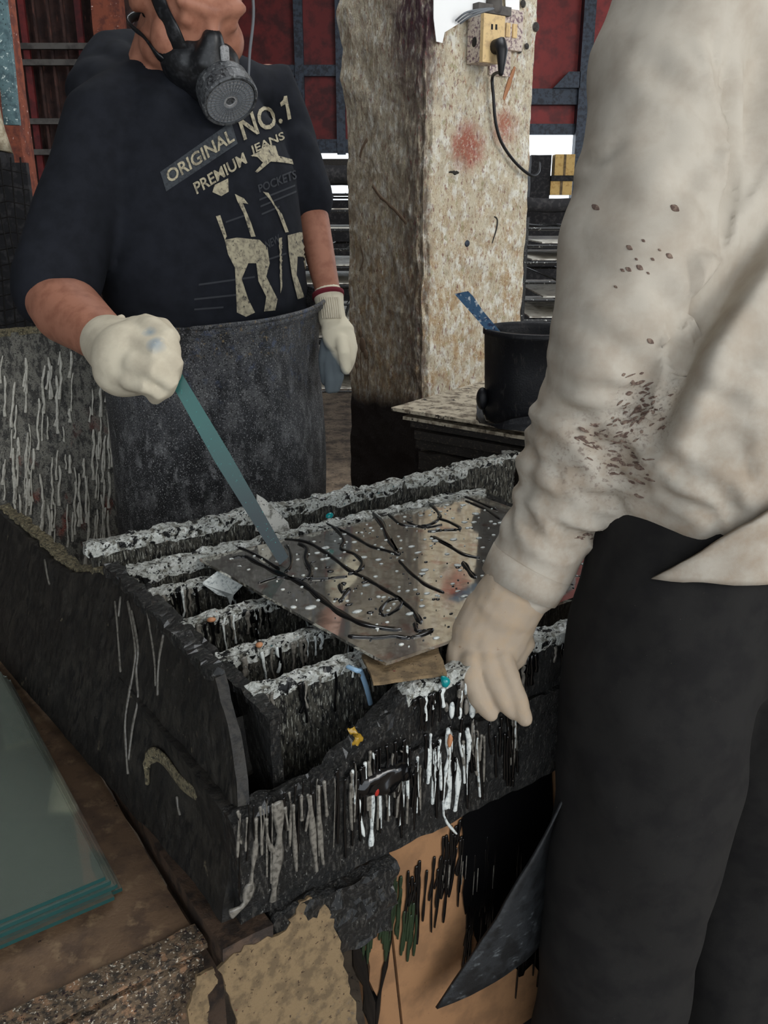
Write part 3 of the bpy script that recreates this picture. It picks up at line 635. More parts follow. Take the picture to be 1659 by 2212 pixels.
# cross slats
def px_w(pxl, z):                                                 # bench coordinate w of a picture point at height z
    p = Z(pxl[0], pxl[1], z); return p.dot(Wd)
slats = [((400, 1268), 1.066), ((490, 1328), .955), ((590, 1405), .845), ((660, 1475), .757)]
drW, drG, drK = MB(), MB(), MB(); rr = random.Random(11)
def drip(mbx, p, ln, r, side, n_out, bend=.002):
    k = 5; pts = [p + UP*(-ln*j/k) + Vector(side)*rr.uniform(-bend, bend) + Vector(n_out)*(.0006*j/k) for j in range(k+1)]
    mbx.add(etube(pts, [r*1.1, r, r*.8, r*.65, r*.7, r*.95], [r*.6]*6, side=tuple(side), n=6))
for i, (_, w) in enumerate(slats):
    s = obj('slat', rslab(.345, .98, w-.007, w+.007, .600, .722, .009, .0028, 40, 20+i), M['midcrust'], tr)
    obj('paint_crust', rough(lambda a, b, c: T(.342+.64*a, w-.009+.018*b, .714+.014*c), 130, 4, 2, .0045, 70, 30+i), M['topcrust'], s)
    for k in range(34):
        u = rr.uniform(.35, .60 if i < 3 else .66)
        drip(rr.choice([drW, drG, drG, drK]), T(u, w-.010, .722), rr.uniform(.012, .055), rr.uniform(.0015, .0035), U, -Wd)
# front rim, sagging at its left end
def fr(a, b, c):
    u = .365 + .435*a
    zt = .64 + .082*min(1, max(0, (u-.365)/.13))
    return T(u, .662+.014*b, .60 + (zt-.60)*c)
obj('front_rim', rough(fr, 80, 2, 12, .003, 40, 14), M['crust'], tr)
def frt(a, b, c):
    u = .37 + .43*a
    zt = .64 + .082*min(1, max(0, (u-.365)/.13))
    return T(u, .657+.026*b, zt-.008+.016*c)
obj('edge_crust', rough(lambda a, b, c: frt(.26+.74*a, b, c), 80, 3, 2, .0050, 62, 15), M['topcrust'], tr)
obj('edge_crust', rough(lambda a, b, c: frt(.26*a, b, c), 26, 3, 2, .005, 62, 16), M['crust'], tr)
for k in range(30):
    u = rr.uniform(.49, .72); drip(rr.choice([drW, drG, drK, drK]), T(u, .655, .715), rr.uniform(.01, .045), rr.uniform(.0018, .004), U, -Wd)
# corner plate at the front left
obj('corner_plate', poly_prism([Z(x, y, z) for x, y, z in ((478, 1562, .69), (600, 1520, .69), (640, 1600, .645), (500, 1690, .625))], UP*-.006), M['leftboard'], tr)
# front apron drips: a crowd of white, grey and black runs over the base front
FW = T(0, .6535, 0)
def FP_(px, py, off=0): return PL(px, py, FW - Wd*off, Wd)
def run(mbx, pts, r, rb=.0022):
    P_ = smooth_path([FP_(x, y) for x, y in pts], 3); n = len(P_)
    mbx.add(etube(P_, [r*(.75+.35*math.sin(j*1.3+r*900)) for j in range(n)], rb, side=tuple(U), n=6))
for pts, r in (([(925, 1620), (928, 1655), (924, 1690)], .0045), ([(950, 1600), (945, 1640), (950, 1672)], .004), ([(968, 1575), (972, 1620), (966, 1660), (972, 1700), (964, 1745)], .006), ([(985, 1640), (990, 1690), (983, 1750)], .005),
               ([(1010, 1575), (1014, 1600), (1012, 1640)], .004), ([(806, 1690), (804, 1740), (803, 1790), (802, 1825)], .004), ([(776, 1730), (780, 1780), (786, 1805)], .003), ([(838, 1680), (840, 1760)], .002),
               ([(862, 1750), (862, 1780)], .003), ([(960, 1680), (958, 1760), (985, 1800)], .002), ([(1000, 1610), (1003, 1690)], .0025), ([(900, 1650), (903, 1720)], .0022), ([(940, 1680), (935, 1735)], .002)):
    run(drW, pts, r)
for pts, r in (([(553, 1770), (552, 1830), (545, 1880), (540, 1925)], .0035), ([(600, 1735), (604, 1800), (598, 1860), (590, 1945)], .0075), ([(575, 1770), (580, 1820), (600, 1850)], .003), ([(633, 1740), (636, 1800), (640, 1880)], .003),
               ([(670, 1720), (676, 1800), (684, 1880)], .0045), ([(688, 1700), (690, 1790), (698, 1865)], .004), ([(700, 1690), (706, 1760)], .003), ([(650, 1720), (652, 1770)], .003), ([(615, 1745), (622, 1790)], .003), ([(540, 1910), (530, 1950), (500, 1975)], .007)):
    run(drG, pts, r)
for k in range(30):
    x = rr.uniform(510, 760); y = 1750-(x-500)*.375+rr.uniform(-5, 30); run(rr.choice([drK, drK, drG]), [(x, y), (x+rr.uniform(-3, 3), y+rr.uniform(20, 50)), (x+rr.uniform(-4, 4), y+rr.uniform(60, 170))], rr.uniform(.0006, .0022), .0012)
for k in range(110):
    x = rr.uniform(740, 1120); y = 1745-(x-500)*.375+rr.uniform(-10, 80); run(rr.choice([drK, drK, drK, drG, drG, drW]), [(x, y), (x+rr.uniform(-3, 3), y+rr.uniform(10, 40)), (x+rr.uniform(-5, 5), y+rr.uniform(45, 130))], rr.uniform(.001, .0028))
obj('paint_drips', drW.vf(), M['dripwhite'], tr, smooth=True, kind='stuff')
obj('paint_drips', drG.vf(), M['dripgrey'], tr, smooth=True, kind='stuff')
obj('paint_drips', drK.vf(), M['dripblack'], tr, smooth=True, kind='stuff')
def blob(p, rx, ry, rz, m, name='paint_blob'):
    v, f = ellipsoid(p, rx, ry, rz, U, Wd, UP, 14, 8)
    v = [q + noise.noise_vector(q*70)*min(rx, ry, rz)*.5 for q in v]
    obj(name, (v, f), m, tr, smooth=True)
blob(Z(960, 1472, .728), .006, .006, .008, M['dripteal'])
blob(Z(712, 1114, .776), .006, .005, .004, M['dripteal'])
blob(Z(455, 1338, .730), .006, .005, .003, M['driporange'])
blob(Z(560, 1392, .732), .005, .004, .003, M['driporange'])
obj('paint_lump', rough(lambda a, b, c: FP_(758+18*a+6*math.sin(5*c), 1606-34*c, .001) - Wd*(.004*b*math.sin(math.pi*a)*math.sin(math.pi*c)), 10, 2, 14, .0030, 160, 5), M['dripgold'], tr, smooth=True)
blob(FP_(972, 1600, .004), .003, .003, .009, M['driporange'])
blob(FP_(813, 1712, .003), .003, .002, .005, M['dripred'])
obj('paint_lump', rslab(.40, .50, .648, .657, .605, .650, .004, .0055, 70, 31, lambda p, a, b, c: p + Wd*(.016*(1-min(1, 24*a*(1-a)*c*(1-c))))), M['dripblack'], tr, smooth=True)
for k in range(12): 
    q = T(.555+rr.uniform(-.02, .025), .655, .712-.0035*k); blob(q, rr.uniform(.002, .004), .003, rr.uniform(.006, .012), M['dripwhite' if k % 3 else 'dripgrey'])
# pale blue dribble over the last slat
P_ = [Z(752, 1440, .734), Z(775, 1450, .732), T(.478, .745, .715), T(.486, .744, .690), T(.492, .744, .665)]
obj('paint_dribble', etube(smooth_path(P_, 4), .0035, .002, side=tuple(U), n=8), M['dripblue'], tr, smooth=True)

# white paint skin hanging off the first slat
rag = [Z(x, y, z) for x, y, z in ((438, 1262, .728), (470, 1238, .738), (520, 1225, .744), (540, 1248, .736), (505, 1285, .715), (498, 1310, .700), (490, 1290, .705), (470, 1285, .712))]
obj('paint_skin', poly_prism(rag, UP*.003), M['dripwhite'], label='white skin of dried paint hanging on the slats by the sheet corner', cat='paint skin')
# pointed shard at the back rim
sh = [Z(556, 1140, .745), W(556, 1068, 1.33), W(572, 1078, 1.335), W(622, 1128, 1.36), Z(640, 1142, .748)]
sh[0] = W(553, 1148, 1.335); sh[-1] = W(628, 1150, 1.365)
obj('card_shard', poly_prism(sh, Wd*.003), mat('spattered_white_card', (190, 188, 180), .6, [dict(c=(40, 40, 40), s=60, lo=.6, hi=.64), dict(c=(120, 118, 110), s=14, lo=.5, hi=.62)]), label='pointed white shard standing up at the trough\'s back rim', cat='shard')

# ------------------------------------------------------------------ the sheet being painted
ZS = .742
A_, B_, C_, D_ = T(.481, .696, ZS), T(.431, 1.098, ZS), T(.955, 1.098, ZS), T(.972, .700, ZS)
ms = root('mirror_sheet', (A_+B_+C_+D_)/4, 'reflective glass sheet with black drizzled paint lying on the trough slats', 'sheet')
def quadprism(P, th): return poly_prism(P, UP*th)
obj('glass_pane', quadprism([A_, D_, C_, B_], .004), M['mirror'], ms)
ZT = ZS + .0045
def c5(x, y): return (250+x*.5727, 950+y*.5728)
def SHP(x, y, dz=0): px, py = c5(x, y); return Z(px, py, ZT+dz)
lines = [([(440,445),(490,440),(540,465),(620,505),(700,540),(760,585),(830,640),(900,680),(980,705),(1075,715)], .0062),
 ([(640,375),(720,385),(800,430),(880,490),(940,520),(1000,555),(1060,590),(1120,640),(1150,690)], .0044),
 ([(1060,590),(1080,610),(1060,640),(1015,662),(1000,640),(1030,605),(1065,600)], .0030),
 ([(690,390),(720,410),(715,450),(735,490),(720,525),(640,520)], .0050), ([(780,310),(830,335),(860,380),(850,410),(900,430),(930,460),(920,490),(880,505)], .0040),
 ([(830,330),(900,365),(960,400),(1030,420),(1070,435)], .0040), ([(960,265),(1000,310),(1030,370),(1070,430)], .0058), ([(1070,455),(1120,505),(1170,545),(1235,575)], .0042),
 ([(1030,280),(1070,315),(1120,325),(1180,320),(1215,300),(1220,280),(1190,245),(1150,215)], .0038), ([(1215,295),(1260,310),(1300,335),(1240,340),(1180,345)], .0034),
 ([(1190,365),(1250,395),(1310,430),(1370,445)], .0042), ([(880,740),(960,745),(1050,740),(1120,745),(1195,715)], .0052), ([(450,400),(500,420),(560,450),(620,490)], .0035),
 ([(640,395),(655,420),(660,470),(640,500)], .0034), ([(735,525),(800,522),(870,515)], .0026), ([(1240,200),(1320,215),(1380,240),(1440,265)], .0036), ([(1310,460),(1330,490),(1355,520)], .0048),
 ([(540,540),(600,520),(640,520)], .0026), ([(845,545),(855,575),(880,560),(860,590),(845,610)], .0036), ([(1130,690),(1140,720),(1195,715)], .0040), ([(1100,310),(1160,330),(1230,320)], .0022), ([(1200,365),(1270,405)], .0048),
 ([(1320,230),(1390,260),(1450,300)], .003), ([(1040,375),(1062,420)], .0055)]
for pts, r in lines:
    P_ = smooth_path([SHP(x, y) for x, y in pts], 5); n = len(P_)
    obj('paint_streak', etube(P_, [r*(.55+.45*abs(math.sin(j*.55+r*2000)))*(1 if 0 < j < n-1 else .5) for j in range(n)], [.0016]*n, side=(1, .2, 0), n=6), M['dripblack'], ms, smooth=True)
rr = random.Random(5); mk, mw = MB(), MB()
def spot(mbx, p, r):
    mbx.add(ellipsoid(p, r*rr.uniform(.8, 1.4), r*rr.uniform(.6, 1.0), .0009, U, Wd, UP, 9, 4))
def insheet(p):
    u = p.dot(U); w = p.dot(Wd); return .49 - (w-.70)*.12 + .01 < u < .945 and .71 < w < 1.085
for x, y in ((800,480),(810,495),(860,355),(1020,355),(1215,600),(960,600),(780,530),(1265,655),(1170,460),(1290,480),(880,620),(960,650),(1000,655),(940,535),(740,560),(690,430),(1110,540),(830,600),(1140,580),(905,560),(745,460),(770,410),(1285,560),(860,540)):
    p = SHP(x, y); spot(mk, p, rr.uniform(.002, .0045))
for k in range(150):
    p = T(rr.uniform(.45, .95), rr.uniform(.70, 1.09), ZT)
    if insheet(p): spot(mk, p, rr.uniform(.0006, .0022))
for x, y in ((980,515),(870,385),(670,630),(1165,490),(1000,410),(1140,425),(1060,495),(940,275),(900,385),(990,710),(850,315),(1310,245),(1170,225),(1090,290),(1370,370),(690,340),(1110,655),(1250,430),(780,450),(1290,570),(1340,330)):
    p = SHP(x, y)
    spot(mw, p, rr.uniform(.003, .006))
for k in range(260):
    p = T(rr.uniform(.45, .95), rr.uniform(.70, 1.09), ZT)
    if insheet(p): spot(mw, p, rr.uniform(.0010, .0036) if k % 4 else rr.uniform(.003, .0065))
obj('paint_spots', mk.vf(), M['dripblack'], ms, smooth=True, kind='stuff')
obj('paint_spots', mw.vf(), M['dripwhite'], ms, smooth=True, kind='stuff')
# tan strip lying under the near edge
tp = [Z(x, y, .722) for x, y in ((782, 1438), (935, 1396), (968, 1445), (965, 1478), (808, 1500))]
obj('tan_strip', rough(lambda a, b, c: (tp[0].lerp(tp[1], a)).lerp(tp[4].lerp(tp[3], a), b) + UP*(.0105+.004*c), 24, 14, 1, .0012, 40), M['torn'], label='stained tan strip under the near edge of the glass sheet', cat='strip')

# teal stick held by the masked worker
sa, sb = W(345, 755, 1.185), Z(612, 1216, ZT+.002)
ax = (sb-sa).normalized(); sd = Vector((.8, .35, .5)); sd = (sd-ax*sd.dot(ax)).normalized(); nn = ax.cross(sd); L = (sb-sa).length
pr = [(-.045, -.008), (-.045, .008), (L*.5, .012), (L-.004, .0105), (L, -.006), (L*.5, -.012)]
obj('stirring_stick', poly_prism([sa+ax*x+sd*y-nn*.002 for x, y in pr], nn*.004), M['stick'], label='teal paint-coated flat stick in the masked worker\'s gloved fist', cat='stick')

# ------------------------------------------------------------------ low bench with glass stack
lb = root('low_bench', T(-.05, .95, 0), 'low brown wooden bench carrying the glass sheets at lower left', 'bench')
obj('bench_top', rslab(-.55, .235, .685, 1.75, .478, .505, .02, .0015, 20, 1), M['woodbrown'], lb)
obj('front_board', rslab(-.55, .232, .664, .686, .33, .497, .008, .0045, 34, 2), M['woodedge'], lb)
obj('edge_strip', rslab(.02, .238, .668, .700, .503, .510, .008, .002, 30, 3), M['woodedge'], lb)
for u, w in ((-.5, .72), (.19, .74), (-.5, 1.68), (.19, 1.68)): obj('leg', tbox(u-.025, u+.025, w-.025, w+.025, 0, .478), M['lath'], lb)
sl = root('support_beam', T(.27, .95, 0), 'dark brown beam under the trough\'s left side running toward the camera', 'beam')
obj('beam', rslab(.243, .30, .640, 1.6, .485, .522, .02, .002, 20, 4), M['lath'], sl)
for w in (.80, 1.5): obj('leg', tbox(.25, .295, w-.02, w+.02, 0, .485), M['lath'], sl)
sl2 = root('support_beam', T(.9, .95, 0), 'dark beam under the trough\'s right end', 'beam')
obj('beam', rslab(.88, .95, .70, 1.25, .462, .522, .02, .002, 20, 4), M['lath'], sl2)
for w in (.76, 1.2): obj('leg', tbox(.89, .94, w-.02, w+.02, 0, .462), M['lath'], sl2)
z = .5068; ordn = ['lowest', 'second lowest', 'third lowest', 'fourth from the bottom', 'third from the top', 'second from the top', 'topmost']
rr = random.Random(2)
for k in range(7):
    du, dw = rr.uniform(-.006, .006), rr.uniform(-.008, .008)
    o = obj('glass_sheet', tbox(-.42+du, .186+du-.002*k, .785+dw, 1.33+dw, z, z+.0045), M['glass'], label=f'green tinted glass sheet on the low bench, {ordn[k]} of the stack', cat='glass sheet', group='glass sheets stacked on the low bench')
    o.data.materials.append(M['glassedge'])
    for p_ in o.data.polygons: p_.material_index = 1 if abs(p_.normal.z) < .5 else 0
    z += .0052
# ------------------------------------------------------------------ boards below the trough
obj('hardboard_panel', poly_prism([T(.405, .668, .525), T(.455, .668, .08), T(.50, .668, .08), T(.455, .668, .525)], Wd*.006), M['tan'], label='narrow tan hardboard strip left of the black seam below the trough', cat='panel')
obj('hardboard_panel', poly_prism([T(.459, .668, .525), T(.504, .668, .08), T(.80, .668, .08), T(.80, .668, .525)], Wd*.006), M['tan'], label='wide tan hardboard panel with black runs below the trough front', cat='panel')
obj('hardboard_panel', poly_prism([T(.803, .668, .525), T(.803, .668, .08), T(.95, .668, .08), T(.95, .668, .525)], Wd*.006), M['tan'], label='tan hardboard panel partly hidden behind the right worker\'s leg', cat='panel')
# runs over the tan boards
pr_ = root('paint_runs', T(.55, .664, .3), 'black and green paint runs down the tan panels', 'paint')
TP0 = T(0, .6665, 0)
def TP(px, py): return PL(px, py, TP0, Wd)
mk, mg, mw = MB(), MB(), MB(); rr = random.Random(8)
def trun(mbx, pts, r):
    P_ = smooth_path([TP(x, y) for x, y in pts], 3)
    mbx.add(etube(P_, [r*(.7+.3*math.sin(j*1.7)) for j in range(len(P_))], .0016, side=tuple(U), n=6))
trun(mk, [(828, 1835), (832, 1900), (838, 1960), (842, 2030), (832, 2090), (818, 2160), (812, 2230)], .0048)
trun(mk, [(735, 1880), (748, 1950), (762, 2020), (785, 2100), (800, 2170), (806, 2230)], .012)
coat = jagged([(1000, 1748), (1190, 1655), (1190, 2140), (1150, 2080), (1120, 2110), (1090, 2060), (1070, 2085), (1050, 2020), (1032, 2040), (1018, 1960), (1004, 1975), (996, 1880)], 4, 5, 4)
obj('black_coat', poly_prism([TP(x, y) for x, y in coat], -Wd*.0012), M['dripblack'], pr_)
for k in range(34):
    x = 1000 - 118*rr.random()**1.3; y0 = 1880-(x-880)*.9+rr.uniform(-10, 60); y1 = y0+rr.uniform(40, 150)
    trun(mk, [(x, y0), (x-3+rr.uniform(-2, 2), (y0+y1)/2), (x-8+rr.uniform(-5, 5), y1)], rr.uniform(.0012, .0042))
for k in range(50):
    x = rr.uniform(995, 1175); y0 = rr.uniform(1800, 2000); y1 = y0+rr.uniform(60, 170)
    trun(mk, [(x, y0), (x-4, (y0+y1)/2), (x-10+rr.uniform(-5, 5), y1)], rr.uniform(.0012, .004))
for k in range(30):
    x = rr.uniform(775, 905); y0 = 1900+rr.uniform(-20, 90)-.1*(x-800); trun(mg, [(x, y0), (x-3, y0+40), (x-8, y0+rr.uniform(60, 120))], rr.uniform(.002, .004))
for k in range(10):
    x = rr.uniform(940, 1100); y0 = rr.uniform(1840, 1900); trun(mw, [(x, y0), (x-3, y0+50)], rr.uniform(.001, .002))
obj('black_runs', mk.vf(), M['dripblack'], pr_, smooth=True, kind='stuff'); obj('green_runs', mg.vf(), M['dripgreen'], pr_, smooth=True, kind='stuff'); obj('grey_runs', mw.vf(), M['dripgrey'], pr_, smooth=True, kind='stuff')
# crusted lump under the front left corner of the base
obj('paint_lump', rslab(.305, .455, .640, .668, .43, .526, .006, .010, 30, 9), M['crust'], tr)
# torn spattered cardboard
tc_ = [(470, 2095), (505, 2060), (560, 2035), (618, 2010), (640, 1965), (668, 1938), (700, 1952), (722, 1990), (735, 2050), (752, 2120), (770, 2180), (780, 2260), (520, 2260), (495, 2150)]
cn = (-Wd + UP*.15).normalized()
obj('torn_cardboard', poly_prism([PL(x, y, T(.38, .622, .4), cn) for x, y in jagged(tc_, 4, 6)], -cn*.004), M['torn'], label='torn spattered cardboard hanging below the trough\'s front corner', cat='cardboard')
cs = [(425, 2110), (462, 2092), (470, 2125), (448, 2150), (455, 2260), (420, 2260), (405, 2180)]
obj('torn_cardboard', poly_prism([PL(x, y, T(.26, .625, .4), cn) for x, y in jagged(cs, 4, 4)], -cn*.004), M['torn'], label='small torn cardboard scrap hanging at the low bench\'s corner', cat='cardboard')
# ================================================================== people
def frame(f):
    f = Vector(f).normalized(); u = (UP - f*UP.dot(f)).normalized(); l = u.cross(f); return l, f, u
def head_parts(c, fdir, k=1.0):
    l, f, u = frame(fdir)
    P = lambda a, b, d: c + (l*a + f*b + u*d)*k
    E = lambda a, b, d, r1, r2, r3: ellipsoid(P(a, b, d), r1*k, r2*k, r3*k, l, f, u, 20, 14)
    TB = lambda pts, rs, sd: etube([P(*q) for q in pts], [r*k for r in rs], n=10, side=tuple(sd))
    parts = [E(0, -.01, .035, .076, .096, .085), E(0, .022, -.02, .067, .076, .098), E(0, .042, -.082, .050, .045, .042),
             TB([(0, .092, .02), (0, .108, -.01), (0, .114, -.028)], [.010, .012, .017], l),
             TB([(-.045, .078, .032), (0, .092, .03), (.045, .078, .032)], [.011]*3, u),
             TB([(-.024, .088, -.062), (0, .097, -.06), (.024, .088, -.062)], [.008]*3, u)]
    for s in (-1, 1):
        parts += [E(s*.077, -.01, -.008, .012, .022, .034), E(s*.031, .082, .008, .017, .012, .011), E(s*.042, .058, -.034, .032, .032, .036), E(s*.048, .02, -.07, .026, .04, .03)]
    return parts, P, (l, f, u)
def hair_mesh(c, fdir, k=1.0):
    l, f, u = frame(fdir)
    P = lambda a, b, d: c + (l*a + f*b + u*d)*k
    parts = [ellipsoid(P(0, -.022, .046), .082*k, .094*k, .088*k, l, f, u), ellipsoid(P(0, -.05, -.01), .074*k, .062*k, .075*k, l, f, u)]
    return fuse(parts, .006, 3, lambda co, n: .004*noise.noise(co*60) + .003*noise.noise(co*140))

# ------------------------------------------------------------------ masked worker (left)
p1 = root('person', (-.31, 1.66, 0), 'masked worker in a black printed t-shirt and grey rubber apron holding a stick', 'person')
HC = Vector((-.320, 1.612, 1.555)); HD = Vector((.426, -.642, -.64))
hp, HPK, (hl, hf, hu) = head_parts(HC, HD, 1.08)
HP = lambda a, b, d: HC + hl*a + hf*b + hu*d
SR, SL = Vector((-.480, 1.590, 1.355)), Vector((-.222, 1.835, 1.442))       # shoulders
ER, WR = W(112, 645, 1.385), W(238, 742, 1.24)                                # right arm
EL, WL = W(664, 430, 1.70), W(716, 665, 1.66)                                 # left arm
NB = Vector((-.378, 1.690, 1.462)); HIP = Vector((-.325, 1.655, .93))
Lat = (SL-SR).normalized()
body = hp + [etube([NB + Vector((0, 0, -.08)), NB, HP(0, -.035, -.075)], [.095, .076, .060], [.085, .072, .062], side=tuple(Lat), n=16),
    etube([NB-UP*.09 - Lat*.14, NB - UP*.045 - Lat*.05, NB - UP*.035 + Lat*.05, NB - UP*.08 + Lat*.14], [.035, .045, .045, .035], n=12),
    etube([HIP, HIP.lerp(NB, .5), NB-UP*.06], [.15, .15, .13], [.11, .11, .08], side=tuple(Lat), n=18),
    etube([SR, SR.lerp(ER, .5), ER, ER.lerp(WR, .3), ER.lerp(WR, .65), WR], [.05, .050, .052, .055, .045, .036], [.05, .05, .052, .053, .042, .034], n=16),
    etube([WR, W(285, 775, 1.195)], [.034, .03], n=12),
    etube([SL, SL.lerp(EL, .5), EL, EL.lerp(WL, .25), EL.lerp(WL, .7), WL], [.046, .042, .036, .034, .027, .023], n=16),
    etube([WL, W(730, 735, 1.65)], [.024, .02], n=10)]
for s in (-1, 1):
    h = HIP + Lat*(.09*s); h.z = .88
    k = Vector((h.x+.02, h.y-.01, .46)); a = Vector((h.x, h.y+.01, .07))
    body.append(etube([h, k, a], [.085, .06, .042], n=12))
bodyo = obj('body', fuse(body, .006, 4), M['skin'], p1, smooth=True)
obj('hair', hair_mesh(HC, HD, 1.08), M['hair'], p1, smooth=True)
# t-shirt
fx = Vector((.697, -.717, 0))
def sec(z, x, y, a, b): return (Vector((x, y, z)), a, b)
secs = [sec(.88, -.322, 1.652, .180, .150), sec(.98, -.326, 1.65, .190, .158), sec(1.08, -.330, 1.652, .198, .158), sec(1.18, -.335, 1.66, .200, .150), sec(1.28, -.342, 1.672, .196, .138), sec(1.345, -.35, 1.687, .180, .120), sec(1.390, -.364, 1.699, .143, .096), sec(1.422, -.376, 1.704, .108, .080)]
sides = [(Lat*(1)-Vector((0, 0, Lat.z*(1-i/7)))) for i in range(8)]
def tee_disp(co, n):
    q = Vector((co.x*5+co.z*3, co.y*5, co.z*2.2))
    d = .006*noise.noise(q) + .004*noise.noise(q*2.3)
    a = (co - SR).dot(Vector((.5, -.2, -.85)))
    d += .0035*math.sin(60*a + 9*noise.noise(co*7))*max(0, 1-abs((co-W(610, 200, 1.6)).length)/.16)
    d += .003*math.sin(75*(co.z-.4*co.x) + 8*noise.noise(co*6))*max(0, 1-abs(co.z-1.02)/.12)
    return d
tee = [etube([s[0] for s in secs], [s[1] for s in secs], [s[2] for s in secs], side=[tuple(x) for x in sides], n=32),
       etube([SR+Lat*.10+UP*.022, SR+Vector((.005, .005, .0)), SR.lerp(ER, .45), SR.lerp(ER, .93)], [.075, .074, .070, .070], n=20),
       etube([SR+Lat*.03+UP*.0, W(200, 200, 1.53), W(248, 122, 1.58), W(290, 120, 1.62)], [.055, .050, .044, .044], n=18),
       etube([W(245, 128, 1.575), W(268, 150, 1.53), W(325, 186, 1.475), W(388, 200, 1.445)], [.040, .040, .038, .036], n=18), etube([W(215, 190, 1.52), W(280, 215, 1.48), W(350, 235, 1.45)], [.05, .05, .05], n=18),
       etube([SL-Lat*.10+UP*.01, SL+Vector((0, 0, -.004)), SL.lerp(EL, .5), SL.lerp(EL, .98)], [.070, .064, .061, .058], n=20)]
teem = fuse(tee, .007, 5, tee_disp)
teeo = obj('t_shirt', teem, M['tee'], p1, smooth=True)
# ribbed collar
cpts = []
for i in range(21):
    th = 2*math.pi*i/20
    base = NB + Lat*(.098*math.cos(th)) + Vector((.697, -.717, -.50))*(.096*math.sin(th)) - UP*.020
    cpts.append(base)
obj('collar', etube(cpts, .007, .010, side=(0, 0, 1), n=8, cap=False), M['tee'], teeo, smooth=True)
# print on the chest
bvh = BVHTree.FromPolygons([v.co.copy() for v in teem.vertices], [tuple(p.vertices) for p in teem.polygons])
def on_tee(px, py, off=.0016):
    d = ray(px, py).normalized(); h = bvh.ray_cast(CAMP, d)
    if h[0] is None:
        h = bvh.find_nearest(W(px, py, 1.5)); 
    return h[0] + h[1]*off if h[1].dot(d) < 0 else h[0] - h[1]*off
def print_mesh(name, verts2, faces, m, off=.0016, label=None, sub=0):
    bm = bmesh.new()
    vs = [bm.verts.new((x, y, 0)) for x, y in verts2]
    for f in faces:
        try: bm.faces.new([vs[i] for i in f])
        except ValueError: pass
    bm.normal_update(); bmesh.ops.triangulate(bm, faces=bm.faces, ngon_method='EAR_CLIP')
    for _ in range(sub):
        ed = [e for e in bm.edges if e.calc_length() > 9]
        if not ed: break
        bmesh.ops.subdivide_edges(bm, edges=ed, cuts=1); bm.normal_update(); bmesh.ops.triangulate(bm, faces=bm.faces, ngon_method='EAR_CLIP')
    for v in bm.verts: v.co = on_tee(v.co.x, v.co.y, off)
    me = bpy.data.meshes.new(name); bm.to_mesh(me); bm.free()
    o = obj(name, me, m, teeo)
    if label: o['label'] = label
    return o
def text2(name, s, quad, m, label=None, off=.0022, bold=.02):
    cu = bpy.data.curves.new('t', 'FONT'); cu.body = s; cu.size = 1; cu.offset = bold; cu.resolution_u = 3
    o = bpy.data.objects.new('t', cu); COL.objects.link(o)
    dg = bpy.context.evaluated_depsgraph_get(); dg.update(); me = bpy.data.meshes.new_from_object(o.evaluated_get(dg))
    vs = [v.co.copy() for v in me.vertices]; fs = [tuple(p.vertices) for p in me.polygons]
    bpy.data.objects.remove(o); bpy.data.meshes.remove(me)
    x0 = min(v.x for v in vs); x1 = max(v.x for v in vs); y0 = min(v.y for v in vs); y1 = max(v.y for v in vs)
    BL, BR, TL, TR = [Vector(q) for q in quad]; v2 = []
    for v in vs:
        a = (v.x-x0)/(x1-x0); b = (v.y-y0)/(y1-y0)
        v2.append(tuple((BL.lerp(BR, a)).lerp(TL.lerp(TR, a), b)))
    par = list(range(len(v2)))
    def fd(i):
        while par[i] != i: par[i] = par[par[i]]; i = par[i]
        return i
    for f in fs:
        for q in f[1:]: par[fd(q)] = fd(f[0])
    for r_ in sorted({fd(f[0]) for f in fs}):
        ff = [f for f in fs if fd(f[0]) == r_]; idx = sorted({q for f in ff for q in f}); mp_ = {q: k for k, q in enumerate(idx)}
        print_mesh('letter', [v2[q] for q in idx], [tuple(mp_[q] for q in f) for f in ff], m, off, None, sub=2)
def grid2(name, quad, m, n=12, k=4, off=.0012):
    BL, BR, TL, TR = [Vector(q) for q in quad]; v2 = []; fs = []
    for j in range(k+1):
        for i in range(n+1): v2.append(tuple((BL.lerp(BR, i/n)).lerp(TL.lerp(TR, i/n), j/k)))
    for j in range(k):
        for i in range(n): fs.append((j*(n+1)+i, j*(n+1)+i+1, (j+1)*(n+1)+i+1, (j+1)*(n+1)+i))
    print_mesh(name, v2, fs, m, off)
text2('print_lettering', 'NO.', ((526, 305), (612, 266), (511, 257), (597, 217)), PRINTC, 'large cream lettering')
print_mesh('letter', [(280+x*.3223, y*.3223) for x, y in ((1033, 648), (1052, 645), (1082, 797), (1060, 806), (1042, 700), (1016, 716), (1008, 692), (1028, 672))], [tuple(range(8))], PRINTC, .0022, sub=3)
grid2('print_panel', ((359, 414), (513, 311), (346, 372), (499, 264)), PRINTG)
text2('print_lettering', 'ORIGINAL', ((366, 398), (506, 306), (356, 372), (496, 279)), PRINTC, 'cream lettering on a grey bar', off=.003)
text2('print_lettering', 'PREMIUM', ((425, 421), (533, 353), (416, 397), (524, 330)), PRINTC)
text2('print_lettering', 'JEANS', ((543, 340), (615, 306), (537, 318), (609, 284)), PRINTC)
text2('print_lettering', 'POCKETS', ((559, 417), (639, 386), (555, 400), (636, 366)), PRINTF)
text2('print_lettering', 'NEW', ((574, 540), (604, 522), (570, 522), (600, 506)), PRINTF)
q1 = lambda pts: [(x*.4822, y*.4822) for x, y in pts]
